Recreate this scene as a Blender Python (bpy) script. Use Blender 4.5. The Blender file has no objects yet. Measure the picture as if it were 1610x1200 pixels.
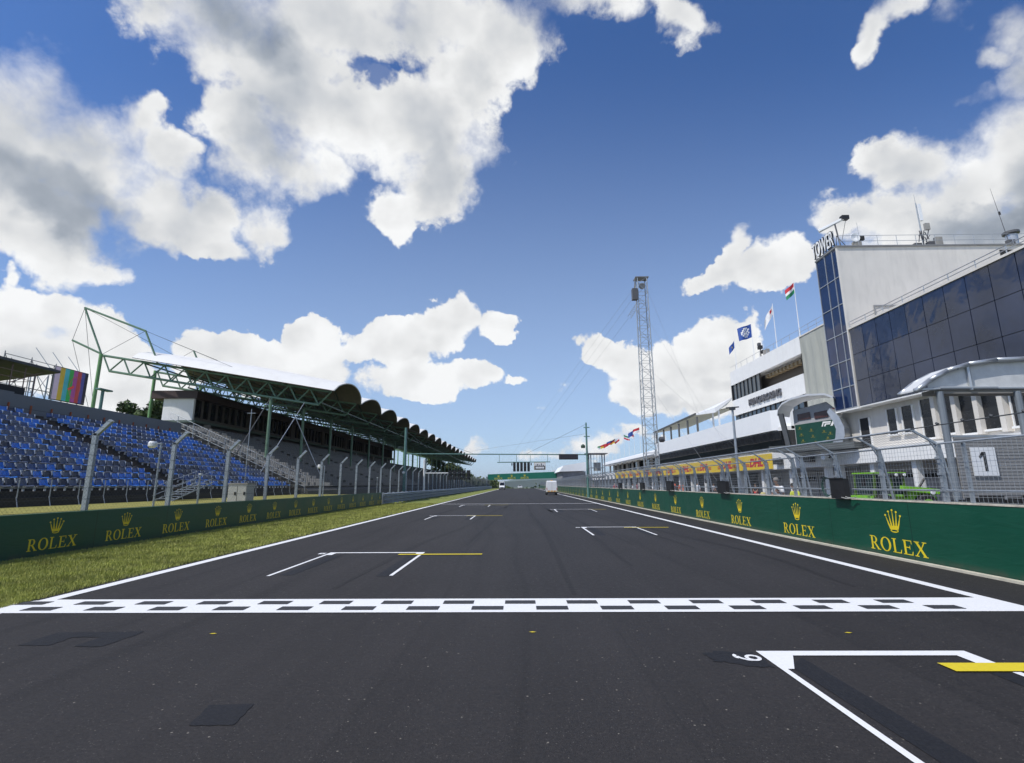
import bpy, bmesh, math, random
import numpy as np
from mathutils import Vector, Matrix
random.seed(7)
PI = math.pi
SC = bpy.context.scene
COL = SC.collection
# ---------------------------------------------------------------- camera
cam = bpy.data.cameras.new('camera')
camo = bpy.data.objects.new('camera', cam)
COL.objects.link(camo)
r_ = Vector((0.99988705, 0.01412605, -0.00513230)); u_ = Vector((0.00782721, -0.19791129, 0.98018868)); f_ = Vector((-0.01283045, 0.98011814, 0.19799951))
camo.matrix_world = Matrix(((r_.x, u_.x, -f_.x, 0), (r_.y, u_.y, -f_.y, 0), (r_.z, u_.z, -f_.z, 1.8), (0, 0, 0, 1)))
cam.sensor_fit = 'HORIZONTAL'; cam.sensor_width = 36; cam.lens = 800.0/1610*36
cam.clip_start = 0.05; cam.clip_end = 20000
SC.camera = camo
SC.view_settings.view_transform = 'Standard'; SC.view_settings.look = 'None'
SC.view_settings.gamma = 1; SC.view_settings.exposure = 0.0
# ---------------------------------------------------------------- sun
SUN = Vector((-0.50, -0.30, 0.80)).normalized()
sl = bpy.data.lights.new('sun', 'SUN'); sl.energy = 3.9; sl.angle = math.radians(0.53); sl.color = (1, 0.965, 0.91)
so = bpy.data.objects.new('sun', sl); COL.objects.link(so)
so.rotation_euler = SUN.to_track_quat('Z', 'Y').to_euler()
# ---------------------------------------------------------------- sky: blue air plus procedural cumulus, all by world direction
CLOUDS = [(5.321,-0.708,6.668,-1.869,-4.74,1.727,1),
(3.636,-2,4.909,-4.611,-6,-0.249,1),
(4.73,-1.162,4.224,-4.468,-10.463,2.731,1),
(10.271,-2.491,7.171,-3.877,-9.901,3.292,1),
(8.801,-3.706,8.061,-7.319,-12.198,2.507,0.95),
(8.843,-5.576,11.013,-10.17,-12.093,0.535,0.9),
(4.973,-1.267,5.853,-4.145,-8.815,0.525,1),
(13.182,-4.916,15.342,-5.898,-9.719,2.511,0.8),
(10.249,-0.03,9.51,-4.807,-25,7.173,0.7),
(10.28,-0.537,6.998,-5.198,-26.57,9.444,0.8),
(2.644,-1.351,2.938,-3.417,-4.386,2.393,1),
(2.449,0.136,0.773,-0.135,-6.517,7.193,1),
(3.486,-1.532,2.862,-4.72,-7.316,4.062,1),
(5.234,-1.515,2.409,-2.619,-6.194,4.304,1),
(9.171,-1.991,2.99,-1.849,-5.956,3.724,0.95),
(16.129,0.658,3.896,-0.197,-14.781,8.556,0.8),
(7.942,-0.031,0.161,-0.132,-6.707,6.926,1),
(3.667,-3.594,4.965,-6.748,-5.626,0.34,0.95),
(10.125,-4.479,8.16,-7.234,-11.592,4.538,0.8),
(14.275,1.027,5.652,-0.193,-13.488,8.728,0.8),
(5.935,0.717,3.787,-0.191,-9.127,10.238,0.8),
(9.82,0.108,0.922,-0.153,-8.471,7.729,0.9),
(6.677,0.295,-1.219,1.462,-17.401,19.026,0.65),
(10.134,-4.692,1.14,-10.58,-17.534,22.913,0.5),
(21.282,-8.101,-0.061,-13.575,-29.141,34.732,0.25),
(23.325,-9.766,-9.278,-3.615,-8.379,11.409,0.7),
(12.912,1.894,-13.491,8.902,-22.656,16.622,0.6),
(22.85,-3.976,-18.788,-0.584,-28.331,31.018,0.25),
(18.734,-2.053,-17.604,3.688,-44.444,33.726,0.25),
(3.477,1.052,-3.836,4.01,-7.641,0.922,1),
(8.626,-1.72,-8.177,-0.09,-5.867,4.207,1),
(9.754,-1.52,-7.142,-0.202,-13.51,9.37,0.95),
(12.429,-1.725,-8.054,-0.235,-17.8,10.17,0.9),
(14.775,-2.946,-14.005,-0.218,-12.068,11.012,0.85),
(11.619,-2.317,-11.014,-0.206,-10.599,10.762,0.8),
(4.458,-0.91,-4.332,-0.146,-11.484,6.135,1),
(20.07,-3.783,-17.944,-0.444,-23.732,22.783,0.7),
(12.622,0.004,-5.028,2.243,-27.417,10.662,0.75),
(39.118,-16.707,-9.335,-6.313,-15.022,9.973,0.5),
(8.764,0.826,-4.897,3.575,-16.869,5.474,0.8),
(18.934,-2.213,-10.214,-0.275,-23.364,10.951,0.6),
(7.038,0.701,6.905,-1.712,-17.278,4.468,0.9),
(6.86,-2.83,6.586,-6.981,-12.691,-2.31,0.95),
(6.886,1.249,6.46,-0.117,-13.546,3.357,0.8),
(7.006,1.041,5.432,-0.148,-19.151,3.495,0.7),
(40.592,7.901,40.734,-0.388,-34.774,14.81,0.5),
(6.942,0.717,3.825,-0.173,-19.617,5.122,0.9),
(17.074,7.278,5.249,7.927,-20.983,9.879,0.85),
(7.021,0.602,3.258,-0.177,-21.71,4.667,0.8),
(12.754,1.477,7.82,-0.214,-25.016,6.035,0.6),
(10.968,0.393,2.379,-0.161,-17.7,4.977,0.95),
(12.379,3.482,0.977,4.798,-17.76,6.037,0.9),
(23.814,0.368,2.762,-0.2,-20.259,6.794,0.85),
(26.83,12.02,-2.406,10.584,-22.201,7.549,0.75),
(9.508,0.305,1.886,-0.205,-25.53,5.221,1),
(15.006,0.165,1.409,-0.284,-34.726,7.465,0.85),
(16.837,3.798,4.437,6.343,-36.417,11.815,0.6),
(15.566,0.751,4.335,-0.245,-30.631,6.185,0.5),
(15.36,1.086,5.987,-0.218,-24.971,6.355,0.5),
(16.263,-0.706,-2.852,-0.235,-27.007,6.801,0.85),
(12.298,-5.063,-1.974,-7.646,-19.623,6.075,0.9),
(14.343,-0.975,-4.261,-0.14,-17.076,3.67,0.8),
(9.884,-1.473,-2.549,-1.978,-20.328,4.095,0.9),
(18.669,-1.475,-6.567,-0.138,-15.78,4.016,0.9),
(13.088,-1.178,-5.318,-0.11,-12.634,3.215,0.9),
(9.381,-0.776,-3.471,-0.173,-23.026,3.905,0.85),
(38.833,-1.254,-4.677,-0.42,-46.888,12.681,0.25),
(45.987,3.615,-0.597,7.779,-95.803,19.368,0.45),
(29.084,10.881,1.609,22.496,-63.115,6.382,0.3),
(65.722,-1.718,-5.908,-1.003,-129.1,24.057,0.3),
(79.194,-1.425,-3.924,-0.825,-111.763,17.808,0.3),
(13.474,-0.518,-2.034,-0.275,-45.109,3.106,0.2),
(20.185,-0.328,-0.827,-0.487,-81.348,4.899,0.15),
(11.53,-0.614,-2.584,-0.343,-53.789,4.703,0.2)]
GAPS = [(12.743,-3.39,7.375,-6.758,-15.678,12.376,0.95),
(21.411,3.722,19.282,-0.314,-33.105,10.201,0.35),
(43.886,3.048,16.833,-0.488,-31.317,23.199,0.25)]
SHADES = [(3.74,-1.058,4.287,-5.16,-10.37,1.177,0.95),
(6.044,-2.081,7.923,-7.189,-12.455,0.353,0.7),
(4.065,-1.598,4.307,-5.692,-8.689,5.492,0.75),
(11.283,0.629,3.56,-0.181,-9.677,9.323,0.3),
(8.997,0.21,1.397,-0.103,-7.241,4.63,0.45),
(4.797,-3.183,5.144,-7.594,-8.594,2.403,0.45),
(6.682,-0.871,1.933,-2.578,-11.518,10.712,0.3),
(10.852,1.503,7.871,-0.229,-10.935,12.268,0.4),
(5.008,-0.552,-4.723,1.353,-16.491,7.605,0.95),
(9.322,-1.904,-9.059,-0.155,-11.119,6.94,0.5),
(9.367,-1.528,-7.196,-0.445,-33.975,19.159,0.3),
(14.144,-2.82,-13.407,-0.274,-15,13.94,0.4),
(9.562,-1.001,-4.58,-0.432,-39.835,16.122,0.25),
(8.399,1.567,8.091,-0.249,-28.57,7.27,0.45),
(8.573,1.274,6.647,-0.234,-30.719,5.407,0.45),
(6.444,0.617,3.31,-0.381,-47.697,9.631,0.25),
(25.742,0.794,4.949,-0.656,-75.132,19.119,0.3),
(11.203,0.373,2.292,-0.653,-86.129,14.939,0.2),
(8.872,-0.581,-2.528,-0.476,-65.649,9.873,0.45),
(11.332,-1.02,-4.605,-0.441,-55.252,11.156,0.4),
(13.187,-0.702,-2.955,-0.605,-77.535,14.649,0.2)]

SKY_S = 0.10
SKY_TINT = (0.60, 0.91, 1.36)
W = bpy.data.worlds.new('World'); SC.world = W; W.use_nodes = True
nt = W.node_tree; nt.nodes.clear()
class NB:
    def __init__(s, nt): s.nt = nt
    def lk(s, v, sock):
        if isinstance(v, bpy.types.NodeSocket): s.nt.links.new(v, sock)
        elif v is not None: sock.default_value = v
    def m(s, op, a, b=None, c=None, clamp=False):
        n = s.nt.nodes.new('ShaderNodeMath'); n.operation = op; n.use_clamp = clamp
        for i, v in enumerate((a, b, c)): s.lk(v, n.inputs[i])
        return n.outputs[0]
    def v(s, op, a, b=None, scale=None):
        n = s.nt.nodes.new('ShaderNodeVectorMath'); n.operation = op
        s.lk(a, n.inputs[0]); s.lk(b, n.inputs[1])
        if scale is not None: s.lk(scale, n.inputs['Scale'])
        return n.outputs['Value'] if op in ('DOT_PRODUCT', 'LENGTH') else n.outputs[0]
    def xyz(s, x, y, z):
        n = s.nt.nodes.new('ShaderNodeCombineXYZ')
        for i, q in enumerate((x, y, z)): s.lk(q, n.inputs[i])
        return n.outputs[0]
    def noise(s, vec, scale, detail=4, rough=0.55, dist=0.0, dim='3D', lac=2.0):
        n = s.nt.nodes.new('ShaderNodeTexNoise'); n.noise_dimensions = dim
        s.lk(vec, n.inputs['Vector']); s.lk(scale, n.inputs['Scale']); s.lk(detail, n.inputs['Detail'])
        s.lk(rough, n.inputs['Roughness']); s.lk(dist, n.inputs['Distortion']); s.lk(lac, n.inputs['Lacunarity'])
        return n.outputs
    def step(s, x, a, b, o0=0.0, o1=1.0, smooth=True):
        n = s.nt.nodes.new('ShaderNodeMapRange'); n.interpolation_type = 'SMOOTHSTEP' if smooth else 'LINEAR'
        s.lk(x, n.inputs[0])
        for i, q in enumerate((a, b, o0, o1)): s.lk(q, n.inputs[i+1])
        return n.outputs[0]
    def mix(s, f, a, b, bt='MIX'):
        n = s.nt.nodes.new('ShaderNodeMix'); n.data_type = 'RGBA'; n.blend_type = bt
        s.lk(f, n.inputs[0]); s.lk(a, n.inputs[6]); s.lk(b, n.inputs[7])
        return n.outputs[2]
nb = NB(nt)
tc = nt.nodes.new('ShaderNodeTexCoord'); D = tc.outputs['Generated']
sep = nt.nodes.new('ShaderNodeSeparateXYZ'); nt.links.new(D, sep.inputs[0])
ay = nb.m('MAXIMUM', nb.m('ABSOLUTE', sep.outputs[1]), 0.08)
u0 = nb.m('DIVIDE', sep.outputs[0], ay); v0 = nb.m('DIVIDE', sep.outputs[2], ay)
w1 = nb.v('SUBTRACT', nb.noise(D, 7.0, 5, 0.55)[1], (0.5, 0.5, 0.5))
w2 = nb.v('SUBTRACT', nb.noise(D, 26.0, 6, 0.6)[1], (0.5, 0.5, 0.5))
hs = nb.step(v0, 0.08, 0.7, 0.45, 1.0)
uvw = nb.v('ADD', nb.xyz(u0, v0, 1.0), nb.v('SCALE', nb.v('MULTIPLY', w1, (0.20, 0.20, 0.0)), scale=hs))
uvw = nb.v('ADD', uvw, nb.v('SCALE', nb.v('MULTIPLY', w2, (0.075, 0.075, 0.0)), scale=hs))
def blob(t):
    a = nb.v('DOT_PRODUCT', uvw, (t[0], t[1], t[2])); b = nb.v('DOT_PRODUCT', uvw, (t[3], t[4], t[5]))
    q = nb.m('MULTIPLY_ADD', a, a, nb.m('MULTIPLY', b, b))
    return nb.m('MULTIPLY_ADD', q, -t[6], t[6])
def union(L):
    o = None
    for t in L:
        x = blob(t); o = x if o is None else nb.m('SMOOTH_MAX', o, x, 0.12)
    return o
field = nb.m('MAXIMUM', union(CLOUDS), -0.8)
gaps = nb.m('MAXIMUM', union(GAPS), 0.0)
shade = nb.m('MAXIMUM', union(SHADES), 0.0)
# clouds that lie to the sides and behind the photographer
side = nb.step(nb.m('ABSOLUTE', u0), 1.15, 1.7)
back = nb.m('MAXIMUM', side, nb.step(sep.outputs[1], 0.05, -0.05))
gen = nb.m('MULTIPLY_ADD', nb.noise(nb.v('MULTIPLY', D, (1, 1, 1.7)), 2.3, 3, 0.5)[0], 5.0, -2.75)
mixn = nb.m('ADD', nb.m('MULTIPLY', gen, back), nb.m('MULTIPLY', field, nb.m('SUBTRACT', 1.0, back)))
fb = nb.noise(D, 8.0, 14, 0.62, 0.15)[0]
fs1 = nb.noise(D, 9.0, 3.5, 0.5, 0.1)[0]
fb2 = nb.noise(nb.v('ADD', D, (-0.030, 0.0, 0.035)), 9.0, 3.5, 0.5, 0.1)[0]
fine = nb.noise(D, 30.0, 8, 0.6, 0.3)[0]
gaps = nb.m('MULTIPLY', gaps, nb.step(nb.noise(D, 22.0, 5, 0.6)[0], 0.25, 0.6, 0.35, 1.35))
dens = nb.m('ADD', mixn, nb.step(v0, 0.3, 0.9, 0.0, 0.14))
dens = nb.m('MULTIPLY_ADD', nb.m('SUBTRACT', fb, 0.5), 2.25, dens)
dens = nb.m('MULTIPLY_ADD', nb.m('SUBTRACT', fine, 0.5), 0.75, dens)
wsp = nb.step(nb.noise(D, 5.0, 2, 0.5)[0], 0.35, 0.65, 0.35, 1.25)
soft = nb.m('MULTIPLY', nb.step(v0, 0.25, 0.9, 0.26, 1.15), wsp)
cover = nb.step(dens, -0.06, soft)
cover = nb.m('MULTIPLY', cover, nb.step(v0, -0.01, 0.02))
hole = nb.step(nb.m('MULTIPLY_ADD', nb.m('SUBTRACT', fb, 0.5), -2.2, gaps), 0.12, 0.75, 0.0, 0.88)
cover = nb.m('MULTIPLY', cover, nb.m('SUBTRACT', 1.0, nb.m('MULTIPLY', hole, nb.step(gaps, 0.0, 0.25))))
emb = nb.m('SUBTRACT', fs1, fb2)
lit = nb.m('MULTIPLY_ADD', emb, 1.25, 0.0)
thick = nb.m('MULTIPLY', nb.step(nb.m('ADD', mixn, nb.m('MULTIPLY', nb.m('SUBTRACT', fs1, 0.5), 1.0)), 0.30, 1.05), nb.step(v0, 0.2, 0.8, 0.05, 0.17))
g = nb.m('ADD', nb.m('MULTIPLY', nb.step(nb.m('MULTIPLY_ADD', nb.m('SUBTRACT', fs1, 0.5), 0.55, shade), -0.1, 1.1), 0.40), thick)
g = nb.m('MULTIPLY_ADD', nb.m('SUBTRACT', fb, 0.5), -0.15, g)
br = nb.m('SUBTRACT', nb.m('ADD', nb.step(v0, 0.3, 0.9, 0.93, 0.88), nb.m('MULTIPLY', lit, 0.55)), g, clamp=False)
br = nb.m('MINIMUM', nb.m('MAXIMUM', br, 0.22), 0.97)
ccol = nb.mix(nb.step(br, 0.25, 0.85), (0.74, 0.86, 1.04, 1), (0.985, 0.995, 1.0, 1))
ccol = nb.v('SCALE', ccol, scale=nb.m('MULTIPLY', br, 10.0/SKY_S*0.1))
sky = nt.nodes.new('ShaderNodeTexSky'); sky.sky_type = 'NISHITA'; sky.sun_disc = False
sky.sun_elevation = math.asin(SUN.z); sky.sun_rotation = math.atan2(SUN.x, SUN.y)
sky.air_density = 1.0; sky.dust_density = 0.6; sky.ozone_density = 2.0; sky.altitude = 250
sc_ = nb.v('MULTIPLY', sky.outputs[0], SKY_TINT)
# thin haze veil near the horizon
veil = nb.m('POWER', nb.step(v0, 1.05, -0.05, 0.0, 1.0, False), 2.0)
sc_ = nb.mix(nb.m('MULTIPLY', veil, 0.76), sc_, (0.60/SKY_S, 0.74/SKY_S, 0.90/SKY_S, 1))
outc = nb.mix(cover, sc_, ccol)
bg = nt.nodes.new('ShaderNodeBackground'); nt.links.new(outc, bg.inputs[0]); bg.inputs[1].default_value = SKY_S
wo = nt.nodes.new('ShaderNodeOutputWorld'); nt.links.new(bg.outputs[0], wo.inputs[0])
W.cycles.sampling_method = 'MANUAL'; W.cycles.sample_map_resolution = 512

# ---------------------------------------------------------------- helpers
def setp(o, label=None, cat=None, group=None, kind=None):
    if label: o['label'] = label
    if cat: o['category'] = cat
    if group: o['group'] = group
    if kind: o['kind'] = kind
    return o
def thing(name, label, cat, loc=(0, 0, 0), group=None, kind=None):
    o = bpy.data.objects.new(name, None); COL.objects.link(o)
    o.location = loc; o.empty_display_size = 0.3
    return setp(o, label, cat, group, kind)
def V(*a): return Vector(a)
class MB:
    """collects solids in world coordinates; build() links ONE mesh object"""
    def __init__(s): s.v = []; s.f = []; s.mi = []
    def add(s, vs, fs, mi=0):
        n = len(s.v); s.v += [tuple(p) for p in vs]
        s.f += [tuple(i+n for i in f) for f in fs]; s.mi += [mi]*len(fs); return s
    def box(s, x0, x1, y0, y1, z0, z1, mi=0):
        vs = [(x, y, z) for x in (x0, x1) for y in (y0, y1) for z in (z0, z1)]
        return s.add(vs, [(0, 1, 3, 2), (4, 6, 7, 5), (0, 4, 5, 1), (2, 3, 7, 6), (0, 2, 6, 4), (1, 5, 7, 3)], mi)
    def bar(s, a, b, r, n=4, r2=None, mi=0, cap=True, flat=None):
        a = Vector(a); b = Vector(b); d = (b-a)
        if d.length < 1e-6: return s
        d.normalize(); up = Vector((0, 0, 1)) if abs(d.z) < 0.95 else Vector((0, 1, 0))
        x = d.cross(up).normalized(); y = d.cross(x); r2 = r if r2 is None else r2
        fy = 1 if flat is None else flat
        vs = []
        for p, rr in ((a, r), (b, r2)):
            for k in range(n):
                t = 2*PI*(k+0.5)/n; vs.append(p+x*math.cos(t)*rr+y*math.sin(t)*rr*fy)
        fs = [(k, (k+1) % n, n+(k+1) % n, n+k) for k in range(n)]
        if cap: fs += [tuple(range(n-1, -1, -1)), tuple(range(n, 2*n))]
        return s.add(vs, fs, mi)
    def path(s, pts, r, n=6, mi=0):
        for a, b in zip(pts, pts[1:]): s.bar(a, b, r, n, mi=mi)
        return s
    def prism(s, poly, ax, a0, a1, mi=0):
        """poly = 2D points; ax = axis of extrusion: 'x' -> (y,z), 'y' -> (x,z), 'z' -> (x,y)"""
        def P(p, a):
            return {'x': (a, p[0], p[1]), 'y': (p[0], a, p[1]), 'z': (p[0], p[1], a)}[ax]
        n = len(poly); vs = [P(p, a0) for p in poly]+[P(p, a1) for p in poly]
        fs = [(k, (k+1) % n, n+(k+1) % n, n+k) for k in range(n)]+[tuple(range(n-1, -1, -1)), tuple(range(n, 2*n))]
        return s.add(vs, fs, mi)
    def quad(s, a, b, c, d, mi=0): return s.add([a, b, c, d], [(0, 1, 2, 3)], mi)
    def lathe(s, prof, c, n=12, axis='z', mi=0):
        vs = []; 
        for r, h in prof:
            for k in range(n):
                t = 2*PI*k/n; a, b = r*math.cos(t), r*math.sin(t)
                if axis == 'z': vs.append((c[0]+a, c[1]+b, c[2]+h))
                elif axis == 'x': vs.append((c[0]+h, c[1]+a, c[2]+b))
                else: vs.append((c[0]+a, c[1]+h, c[2]+b))
        m = len(prof)
        fs = [(i*n+k, i*n+(k+1) % n, (i+1)*n+(k+1) % n, (i+1)*n+k) for i in range(m-1) for k in range(n)]
        fs += [tuple(range(n-1, -1, -1)), tuple(range((m-1)*n, m*n))]
        return s.add(vs, fs, mi)
    def build(s, name, mat, parent=None, smooth=False, label=None, **kw):
        me = bpy.data.meshes.new(name)
        off = Vector((0, 0, 0)) if parent is None else wloc(parent)
        me.from_pydata([(x-off.x, y-off.y, z-off.z) for x, y, z in s.v], [], s.f)
        mats = mat if isinstance(mat, (list, tuple)) else [mat]
        for m in mats:
            if m is not None: me.materials.append(m)
        if len(mats) > 1: me.polygons.foreach_set('material_index', s.mi)
        bm = bmesh.new(); bm.from_mesh(me); bmesh.ops.recalc_face_normals(bm, faces=bm.faces); bm.to_mesh(me); bm.free()
        if smooth: me.polygons.foreach_set('use_smooth', [True]*len(me.polygons))
        o = bpy.data.objects.new(name, me); COL.objects.link(o)
        if parent is not None: o.parent = parent
        return setp(o, label, **kw)
def wloc(p):
    t = Vector(p.location); q = p.parent
    while q is not None: t = t+Vector(q.location); q = q.parent
    return t
def copy_tree(o, loc=None, parent=None):
    c = o.copy(); COL.objects.link(c)
    if parent is not None: c.parent = parent
    if loc is not None: c.location = loc
    for ch in list(o.children): copy_tree(ch, None, c)
    return c
# ---------------------------------------------------------------- materials
MATS = {}
def mat(name, col, rough=0.6, metal=0.0, var=0.12, vscale=3.0, bump=0.0, bscale=20.0, spec=0.5, stretch=(1, 1, 1), dirt=0.0, dirtcol=(0.12, 0.1, 0.08)):
    if name in MATS: return MATS[name]
    m = bpy.data.materials.new(name); m.use_nodes = True; t = m.node_tree; q = NB(t)
    b = t.nodes['Principled BSDF']; b.inputs['Metallic'].default_value = metal
    b.inputs['Specular IOR Level'].default_value = spec
    co = t.nodes.new('ShaderNodeNewGeometry').outputs['Position']
    p = q.v('MULTIPLY', co, stretch)
    n1 = q.noise(p, vscale, 6, 0.6)[0]
    f = q.step(n1, 0.3, 0.7, 1-var, 1+var, False)
    c = q.v('SCALE', tuple(col[:3]), scale=f)
    if dirt > 0:
        n2 = q.noise(q.v('MULTIPLY', co, (1.3, 1.3, 0.22)), 1.7, 7, 0.65)[0]
        c = q.mix(q.step(n2, 0.45, 0.75, 0.0, dirt), c, (*dirtcol, 1))
    t.links.new(c, b.inputs['Base Color'])
    t.links.new(q.step(n1, 0.3, 0.7, max(rough-0.08, 0.02), min(rough+0.08, 1), False), b.inputs['Roughness'])
    if bump > 0:
        bn = t.nodes.new('ShaderNodeBump'); bn.inputs['Strength'].default_value = bump; bn.inputs['Distance'].default_value = 0.02
        t.links.new(q.noise(co, bscale, 5, 0.6)[0], bn.inputs['Height']); t.links.new(bn.outputs[0], b.inputs['Normal'])
    MATS[name] = m; return m
GALV = mat('galvanised_steel', (0.33, 0.365, 0.40), 0.45, 0.45, 0.2, 6)
WIRE = mat('steel_wire', (0.40, 0.43, 0.45), 0.5, 0.4, 0.1, 6)
DARKW = mat('dark_wire', (0.06, 0.065, 0.07), 0.6, 0.2)
DGREEN = mat('board_green', (0.0035, 0.066, 0.038), 0.42, 0, 0.07, 0.9, dirt=0.18, dirtcol=(0.012, 0.06, 0.04))
_t = DGREEN.node_tree; _q = NB(_t); _b = _t.nodes['Principled BSDF']; _co = _t.nodes.new('ShaderNodeNewGeometry').outputs['Position']
_sx = _t.nodes.new('ShaderNodeSeparateXYZ'); _t.links.new(_co, _sx.inputs[0])
_fr = _q.m('FRACT', _q.m('DIVIDE', _sx.outputs[1], 3.1)); _seam = _q.m('LESS_THAN', _fr, 0.006)
_src = [l.from_socket for l in _t.links if l.to_socket == _b.inputs['Base Color']][0]
_sc = _q.step(_q.noise(_q.v('MULTIPLY', _co, (1, .5, 9)), 2.2, 7, .7)[0], .58, .75, 0, .35)
_c1 = _q.mix(_sc, _src, (.03, .10, .07, 1))
_low = _q.m('MULTIPLY', _q.step(_sx.outputs[2], .22, 0.0), _q.step(_q.noise(_co, 3.0, 6, .7)[0], .35, .65, .1, .8))
_c1 = _q.mix(_low, _c1, (.055, .06, .045, 1))
_t.links.new(_q.mix(_seam, _c1, (.002, .02, .012, 1)), _b.inputs['Base Color'])
_bn = _t.nodes.new('ShaderNodeBump'); _bn.inputs['Strength'].default_value = .35; _bn.inputs['Distance'].default_value = .03
_t.links.new(_q.noise(_q.v('MULTIPLY', _co, (1, .6, 3)), 2.0, 4, .55, .8)[0], _bn.inputs['Height']); _t.links.new(_bn.outputs[0], _b.inputs['Normal'])
YEL = mat('logo_yellow', (0.72, 0.56, 0.02), 0.5)
WHITE = mat('white_render', (0.78, 0.78, 0.77), 0.7, 0, 0.04, 1.2, 0.15, 8, dirt=0.14, dirtcol=(0.5, 0.48, 0.44))
OFFW = mat('grey_white_render', (0.64, 0.61, 0.565), 0.8, 0, 0.06, 0.5, 0.3, 14, dirt=0.3, dirtcol=(0.42, 0.4, 0.37))
PWHITE = mat('white_panel', (0.80, 0.81, 0.82), 0.38, 0, 0.03, 1, dirt=0.1, dirtcol=(0.5, 0.5, 0.5))
CONC = mat('concrete', (0.30, 0.29, 0.27), 0.85, 0, 0.15, 1.5, 0.3, 18, dirt=0.4)
DCONC = mat('dark_concrete', (0.13, 0.125, 0.12), 0.9, 0, 0.2, 1.0, 0.3, 10, dirt=0.5, dirtcol=(0.05, 0.045, 0.04))
BLACK = mat('black_plastic', (0.012, 0.012, 0.013), 0.5)
DARK = mat('dark_interior', (0.02, 0.02, 0.021), 0.8)
TRUSSG = mat('truss_green', (0.13, 0.22, 0.145), 0.5, 0, 0.2, 2, dirt=0.3, dirtcol=(0.10, 0.16, 0.10))
POLEG = mat('gantry_green', (0.11, 0.22, 0.20), 0.5, 0, 0.2, 2)
BROWN = mat('brown_fascia', (0.055, 0.032, 0.030), 0.6, 0, 0.15, 1)
def glassmat(name, col, rough=0.04, var=0.3, ior=1.5, spec=0.5, wave=0.0):
    m = mat(name, col, rough, 0, var, 0.4, spec=spec); m.node_tree.nodes['Principled BSDF'].inputs['IOR'].default_value = ior
    t = m.node_tree; b = t.nodes['Principled BSDF']
    for l in list(t.links):
        if l.to_socket == b.inputs['Roughness']: t.links.remove(l)
    b.inputs['Roughness'].default_value = rough
    if wave > 0:
        q = NB(t); co = t.nodes.new('ShaderNodeNewGeometry').outputs['Position']
        bn = t.nodes.new('ShaderNodeBump'); bn.inputs['Strength'].default_value = wave; bn.inputs['Distance'].default_value = 0.05
        t.links.new(q.noise(co, 0.9, 2, 0.4)[0], bn.inputs['Height']); t.links.new(bn.outputs[0], b.inputs['Normal'])
    return m
BGLASS = glassmat('blue_tinted_glass', (0.016, 0.024, 0.052), 0.05, 0.4, 1.62, 0.5, 0.25)
BGLASS.node_tree.nodes['Principled BSDF'].inputs['Specular Tint'].default_value = (0.80, 0.86, 1.0, 1)
TGLASS = glassmat('tower_blue_glass', (0.008, 0.022, 0.075), 0.03, 0.3, 1.5, 0.5, 0.2)
WGLASS = glassmat('window_glass', (0.012, 0.014, 0.017), 0.03, 0.2, 1.5)
# ---------------------------------------------------------------- lettering (own serif shapes, built as thin sheets)
def ring(cx, cy, RX, RY, rx, ry, a0=0, a1=360, n=22):
    out = []
    for k in range(n):
        t0 = math.radians(a0+(a1-a0)*k/n); t1 = math.radians(a0+(a1-a0)*(k+1)/n)
        out.append([(cx+RX*math.cos(t0), cy+RY*math.sin(t0)), (cx+RX*math.cos(t1), cy+RY*math.sin(t1)), (cx+rx*math.cos(t1), cy+ry*math.sin(t1)), (cx+rx*math.cos(t0), cy+ry*math.sin(t0))])
    return out
def rc(x0, x1, y0, y1): return [(x0, y0), (x1, y0), (x1, y1), (x0, y1)]
def glyphs():
    sf = 0.055
    R = [rc(.10, .25, sf, 1-sf), rc(.0, .36, 0, sf), rc(.0, .30, 1-sf, 1)]
    R += [rc(.25, .36, .94, 1.0), rc(.25, .36, .47, .53)] + ring(.36, .735, .27, .265, .13, .205, -90, 90, 12)
    R += [[(.30, .50), (.46, .50), (.78, sf), (.62, sf)], rc(.58, .88, 0, sf)]
    O = ring(.45, .5, .44, .52, .27, .46, 0, 360, 30)
    L = [rc(.10, .25, sf, 1-sf), rc(0, .36, 1-sf, 1), rc(0, .68, 0, sf), [(.60, sf), (.68, sf), (.72, .27), (.67, .27)]]
    E = [rc(.10, .25, sf, 1-sf), rc(0, .68, 1-sf, 1), rc(0, .70, 0, sf), [(.62, sf), (.70, sf), (.74, .26), (.69, .26)], [(.62, 1-sf), (.68, 1-sf), (.68, .75), (.64, .75)], rc(.25, .50, .48, .54), rc(.50, .54, .38, .64)]
    Xg = [[(.10, 1-sf), (.29, 1-sf), (.82, sf), (.63, sf)], [(.08, sf), (.16, sf), (.43, .44), (.38, .49)], [(.46, .54), (.51, .50), (.76, 1-sf), (.68, 1-sf)], rc(0, .38, 1-sf, 1), rc(.58, .90, 1-sf, 1), rc(-.02, .28, 0, sf), rc(.54, .92, 0, sf)]
    return [(R, .86), (O, .96), (L, .80), (E, .82), (Xg, .90)]
GL = glyphs()
def word_polys():
    out = []; x = 0
    for g, w in GL:
        out += [[(px+x, py) for px, py in p] for p in g]; x += w+0.04
    return out, x-0.04
WORDP, WORDW = word_polys()
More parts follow.
